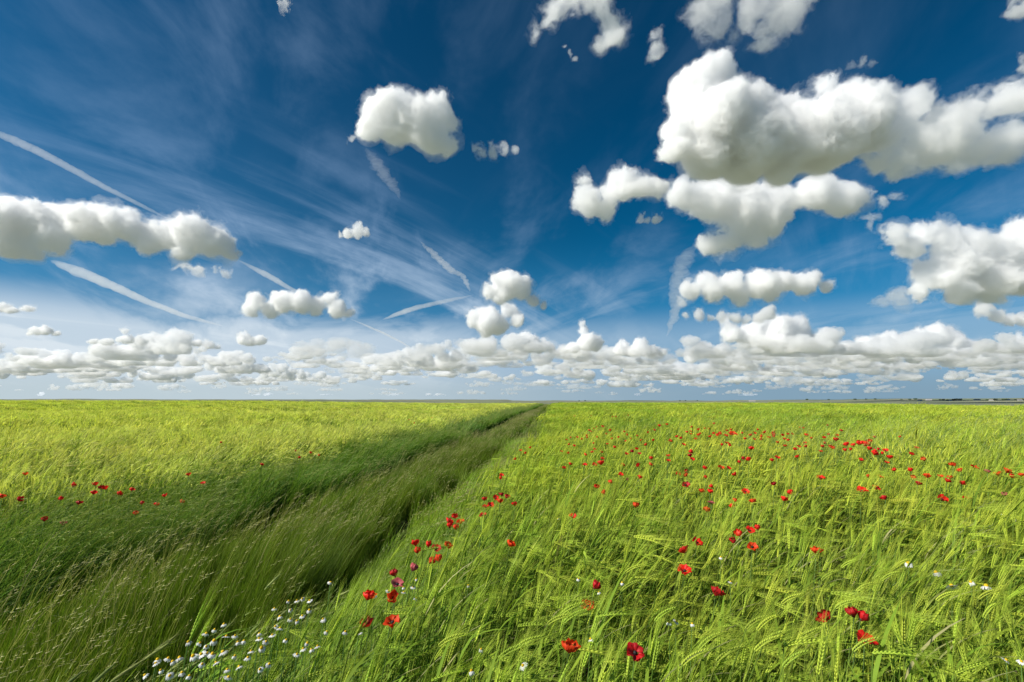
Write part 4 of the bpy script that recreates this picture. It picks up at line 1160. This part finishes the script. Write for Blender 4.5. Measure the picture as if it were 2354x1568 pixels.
# ------------------------------------------------------------------ single stalks that stand out
def stalk(kind, cat, name, c, cx, cy_, label, group, lean, up=.04):
    px, py, _ = conv(c, cx, cy_, 1); x, y, z, dep = hit(px, py); g = float(ground_z(x, y)); H = z - g + up
    r = random.Random(int(px + py * 3)); M_ = {}
    yaw = lean + r.uniform(-.3, .3); w = Vector((math.cos(yaw), math.sin(yaw), 0))
    top = (w * .55 + Vector((0, 0, 1))).normalized()
    pts = curve(Vector((0, 0, 0)), Vector((.04, 0, 1)).normalized(), top, H * 1.03, 7)
    root = bpy.data.objects.new(name, None); COL.objects.link(root); root.empty_display_size = .05
    root.location = (x - pts[-1].x, y - pts[-1].y, g)
    root['label'] = label; root['category'] = cat
    if group: root['group'] = group
    pm = PM(); pm.tube(pts, [.0019] * 8, 'stem' if kind == 'barley' else 'head', 4); add('stem', pm.mesh('stem'), root)
    d = (top + w * (.5 if kind == 'barley' else .25)).normalized(); side = d.cross(Vector((0, 0, 1))).normalized(); upv = side.cross(d)
    if kind == 'barley':
        fl = Vector((0, -1, .25)); sd2 = d.cross(fl).normalized(); up2 = sd2.cross(d).normalized(); L = .088; e = PM(); a = PM(); bend = (w * .25 - Vector((0, 0, .3)))
        for gi in range(11):
            f = (gi + .5) / 11; cc = pts[-1] + d * L * f + bend * L * f * f; ax = (d + bend * f * 1.4).normalized(); sz = (math.sin(math.pi * (.15 + .75 * f)) * .5 + .55)
            for sg in (-1, 1):
                q = cc + sd2 * sg * .0042 * sz; axx = (ax + sd2 * sg * .3).normalized()
                e.grain(q, axx, sd2, up2, .0145, .0064 * sz, .0065 * sz, 'ear')
                a.spike(q + axx * .004, q + (ax + sd2 * sg * r.uniform(.05, .2) + w * .1).normalized() * r.uniform(.10, .14), .0012, up2 if r.random() < .4 else sd2, 'awn')
        eo = add('ear', e.mesh('ear', False), root); add('awns', a.mesh('awns'), eo)
        l = PM(); p = pts[4]; dd = Vector((math.cos(yaw + .8), math.sin(yaw + .8), 0)); lp = curve(p, (dd * .5 + Vector((0, 0, 1))).normalized(), (dd + Vector((0, 0, -.2))).normalized(), .22, 6)
        l.ribbon(lp, [.008, .011, .011, .010, .008, .005, .001], Vector((-dd.y, dd.x, 0)), 'leaf'); add('leaf', l.mesh('leaf'), root)
    else:
        e = PM(); L = .16
        for q in range(20):
            f = q / 20; cc = pts[-1] + (d - Vector((0, 0, .12)) * f) * L * (f - .2); s2 = side * math.cos(q * 2.4) + upv * math.sin(q * 2.4)
            e.grain(cc + (d + s2 * .35).normalized() * .008, (d + s2 * .35).normalized(), s2.cross(d).normalized(), s2, .018, .0032, .0026, 'head')
        add('seed_head', e.mesh('seed_head', False), root)
EG = 'plump barley ears standing out in the near crop'
for cx, cy_, c in [(1480,1200,2),(1400,1260,2),(705,1095,2),(1850,1050,2),(1980,1010,2),(1880,930,2),(2060,1240,2),(1200,1420,2),(1100,1480,2),(730,1400,2),(1500,1250,2),
                   (710,1130,3),(490,1290,3),(545,1430,3),(560,1300,3),(600,1380,3),(955,980,3),(1170,1050,3),(880,840,3),(1270,980,3),(1320,985,3),(1410,900,3),(1920,1100,3),(1660,1110,3),(1950,1220,3),(820,1370,3),(1150,1430,3),(200,1420,3),(100,1520,3),(310,1500,3),(720,1530,3),(1040,1160,3),(1290,620,3),(1075,900,3),(2100,610,3),(2170,520,3),(1750,620,3),(820,600,3)]:
    stalk('barley', 'barley ear', 'barley_stalk', c, cx, cy_, 'plump bright barley ear standing out of the near crop, ' + (('left of the middle' if c == 2 and cx < 1250 else 'in the middle' if c == 2 else 'right of the middle' if cx < 900 else 'at the right') + (', low down' if cy_ > 1250 else ', higher up')), EG, 0.1)
TG = 'dry grass stalks over the dark track grass'
for cx, cy_ in [(300,1540),(430,1390),(560,1460),(650,1440),(1010,1270),(290,790),(880,840),(940,860),(740,950),(700,1000),(1290,500),(1340,530),(1040,600),(1150,1180),(1780,930),(1880,820),(1720,640),(230,900),(60,1130),(200,1330)]:
    stalk('grass', 'grass stalk', 'grass_stalk', 1, cx, cy_, 'dry tan grass stalk with narrow seed head leaning over the dark track grass', TG, 0.1, up=.1)

# ------------------------------------------------------------------ far land: hedges, trees and farm buildings
def flat_mat(name, c, c2=None, rough=.8):
    return simple_mat(name, c, c2, 0, rough, .4, .2)
FAR = {'wall': flat_mat('farm_wall_white', (.74, .72, .68)), 'roof': flat_mat('farm_roof_grey', (.28, .24, .22)), 'tree': flat_mat('far_tree_green', (.045, .075, .03), (.08, .12, .05)), 'pane': flat_mat('window_dark', (.03, .035, .04))}
def far_z(x, y): return float(ground_z(x, y))
def building(px, dist, w, d_, h, label):
    x = (px - 1177) / FPX * dist; y = dist; z = far_z(x, y)
    root = bpy.data.objects.new('farm_building', None); COL.objects.link(root); root.location = (x, y, z); root.rotation_euler = (0, 0, random.Random(px).uniform(-.4, .4))
    root['label'] = label; root['category'] = 'building'
    def box(name, x0, x1, y0, y1, z0, z1, mt, parent=root):
        v = [(a, b, c) for a in (x0, x1) for b in (y0, y1) for c in (z0, z1)]
        f = [(0, 1, 3, 2), (4, 6, 7, 5), (0, 4, 5, 1), (2, 3, 7, 6), (0, 2, 6, 4), (1, 5, 7, 3)]
        me = bpy.data.meshes.new(name); me.from_pydata(v, [], f); me.materials.append(mt); return add(name, me, parent)
    wl = box('wall', -w / 2, w / 2, -d_ / 2, d_ / 2, -2, h, FAR['wall'])
    v = [(-w / 2 - .5, -d_ / 2 - .5, h), (w / 2 + .5, -d_ / 2 - .5, h), (w / 2 + .5, d_ / 2 + .5, h), (-w / 2 - .5, d_ / 2 + .5, h), (-w / 2 - .5, 0, h + d_ * .28), (w / 2 + .5, 0, h + d_ * .28)]
    me = bpy.data.meshes.new('roof'); me.from_pydata(v, [], [(0, 1, 5, 4), (2, 3, 4, 5), (0, 4, 3), (1, 2, 5), (0, 3, 2, 1)]); me.materials.append(FAR['roof']); add('roof', me, root)
    for k in range(max(2, int(w / 7))):
        cx = -w / 2 + (k + .5) * w / max(2, int(w / 7)); box('window', cx - .8, cx + .8, -d_ / 2 - .06, -d_ / 2 - .005, h * .35, h * .75, FAR['pane'])
for px, dist, w, lab in [(1725,5200,60,'long white farm shed on the far plain, leftmost of the far buildings'), (2108,4300,40,'small white farmhouse far off right of the middle'), (2180,4300,34,'low white barn on the far plain between hedges'), (2238,4200,55,'long pale barn under the far trees at the right'), (2270,4000,34,'white farmhouse left of the row of far trees'), (2308,4100,48,'white walled farm far off, near the right edge'), (2335,3900,44,'farm building far off at the right photo edge'), (2128,4600,44,'pale far shed beside the small white farmhouse')]:
    building(px, dist, w, w * .35, 7, lab)
TREES = []
for k in range(3):
    r = random.Random(k); pm = PM(); mats = []
    V = []; Fc = []
    for q in range(260):
        a, e, rr = r.uniform(0, 6.28), math.asin(r.uniform(-.7, 1)), r.uniform(.55, 1) ** .5
        p = Vector((math.cos(a) * math.cos(e) * 5.5 * rr, math.sin(a) * math.cos(e) * 5 * rr, 6 + 4.2 * math.sin(e) * rr)) * (1 + .2 * math.sin(3 * a + k))
        t1 = Vector((r.gauss(0, 1), r.gauss(0, 1), r.gauss(0, 1))).normalized(); t2 = t1.orthogonal(); b = len(V)
        V += [p + t1 * .9, p + t2 * .7, p - t1 * .9, p - t2 * .7]; Fc.append((b, b + 1, b + 2, b + 3))
    me = bpy.data.meshes.new('crown'); me.from_pydata([tuple(v) for v in V], [], Fc); me.materials.append(FAR['tree'])
    pm.tube([Vector((0, 0, -1)), Vector((.2, 0, 3)), Vector((0, .2, 7))], [.5, .35, .15], 'stem', 6); tm = pm.mesh('trunk'); tm.materials[0] = M['head']
    TREES.append((me, tm))
r = random.Random(8)
spots = [(2155 + k * 9 + r.uniform(-3, 3), 4200 + r.uniform(-150, 300)) for k in range(6)] + [(2262, 3900), (2280, 3950), (2298, 3950), (2305, 4000), (2326, 3900), (2344, 3900), (2350, 3800), (2066, 4800), (2085, 4700), (2098, 4700), (2006, 5200), (1985, 5400), (1960, 5200), (1900, 5600), (1330, 5600), (1344, 5600), (1850, 5600), (1560, 5600), (1573, 5600), (1600, 5700)]
for px, dist in spots:
    x = (px - 1177) / FPX * dist; s = r.uniform(.9, 1.7)
    root = bpy.data.objects.new('far_tree', None); COL.objects.link(root); root.location = (x, dist, far_z(x, dist)); root.rotation_euler = (0, 0, r.uniform(0, 6))
    root.scale = (s * 1.6, s * 1.6, s)
    me, tm = TREES[r.randrange(3)]; add('crown', me, root); add('trunk', tm, root)
    root['label'] = 'tiny dark tree on the far plain just under the horizon'; root['category'] = 'tree'; root['group'] = 'trees on the far plain'
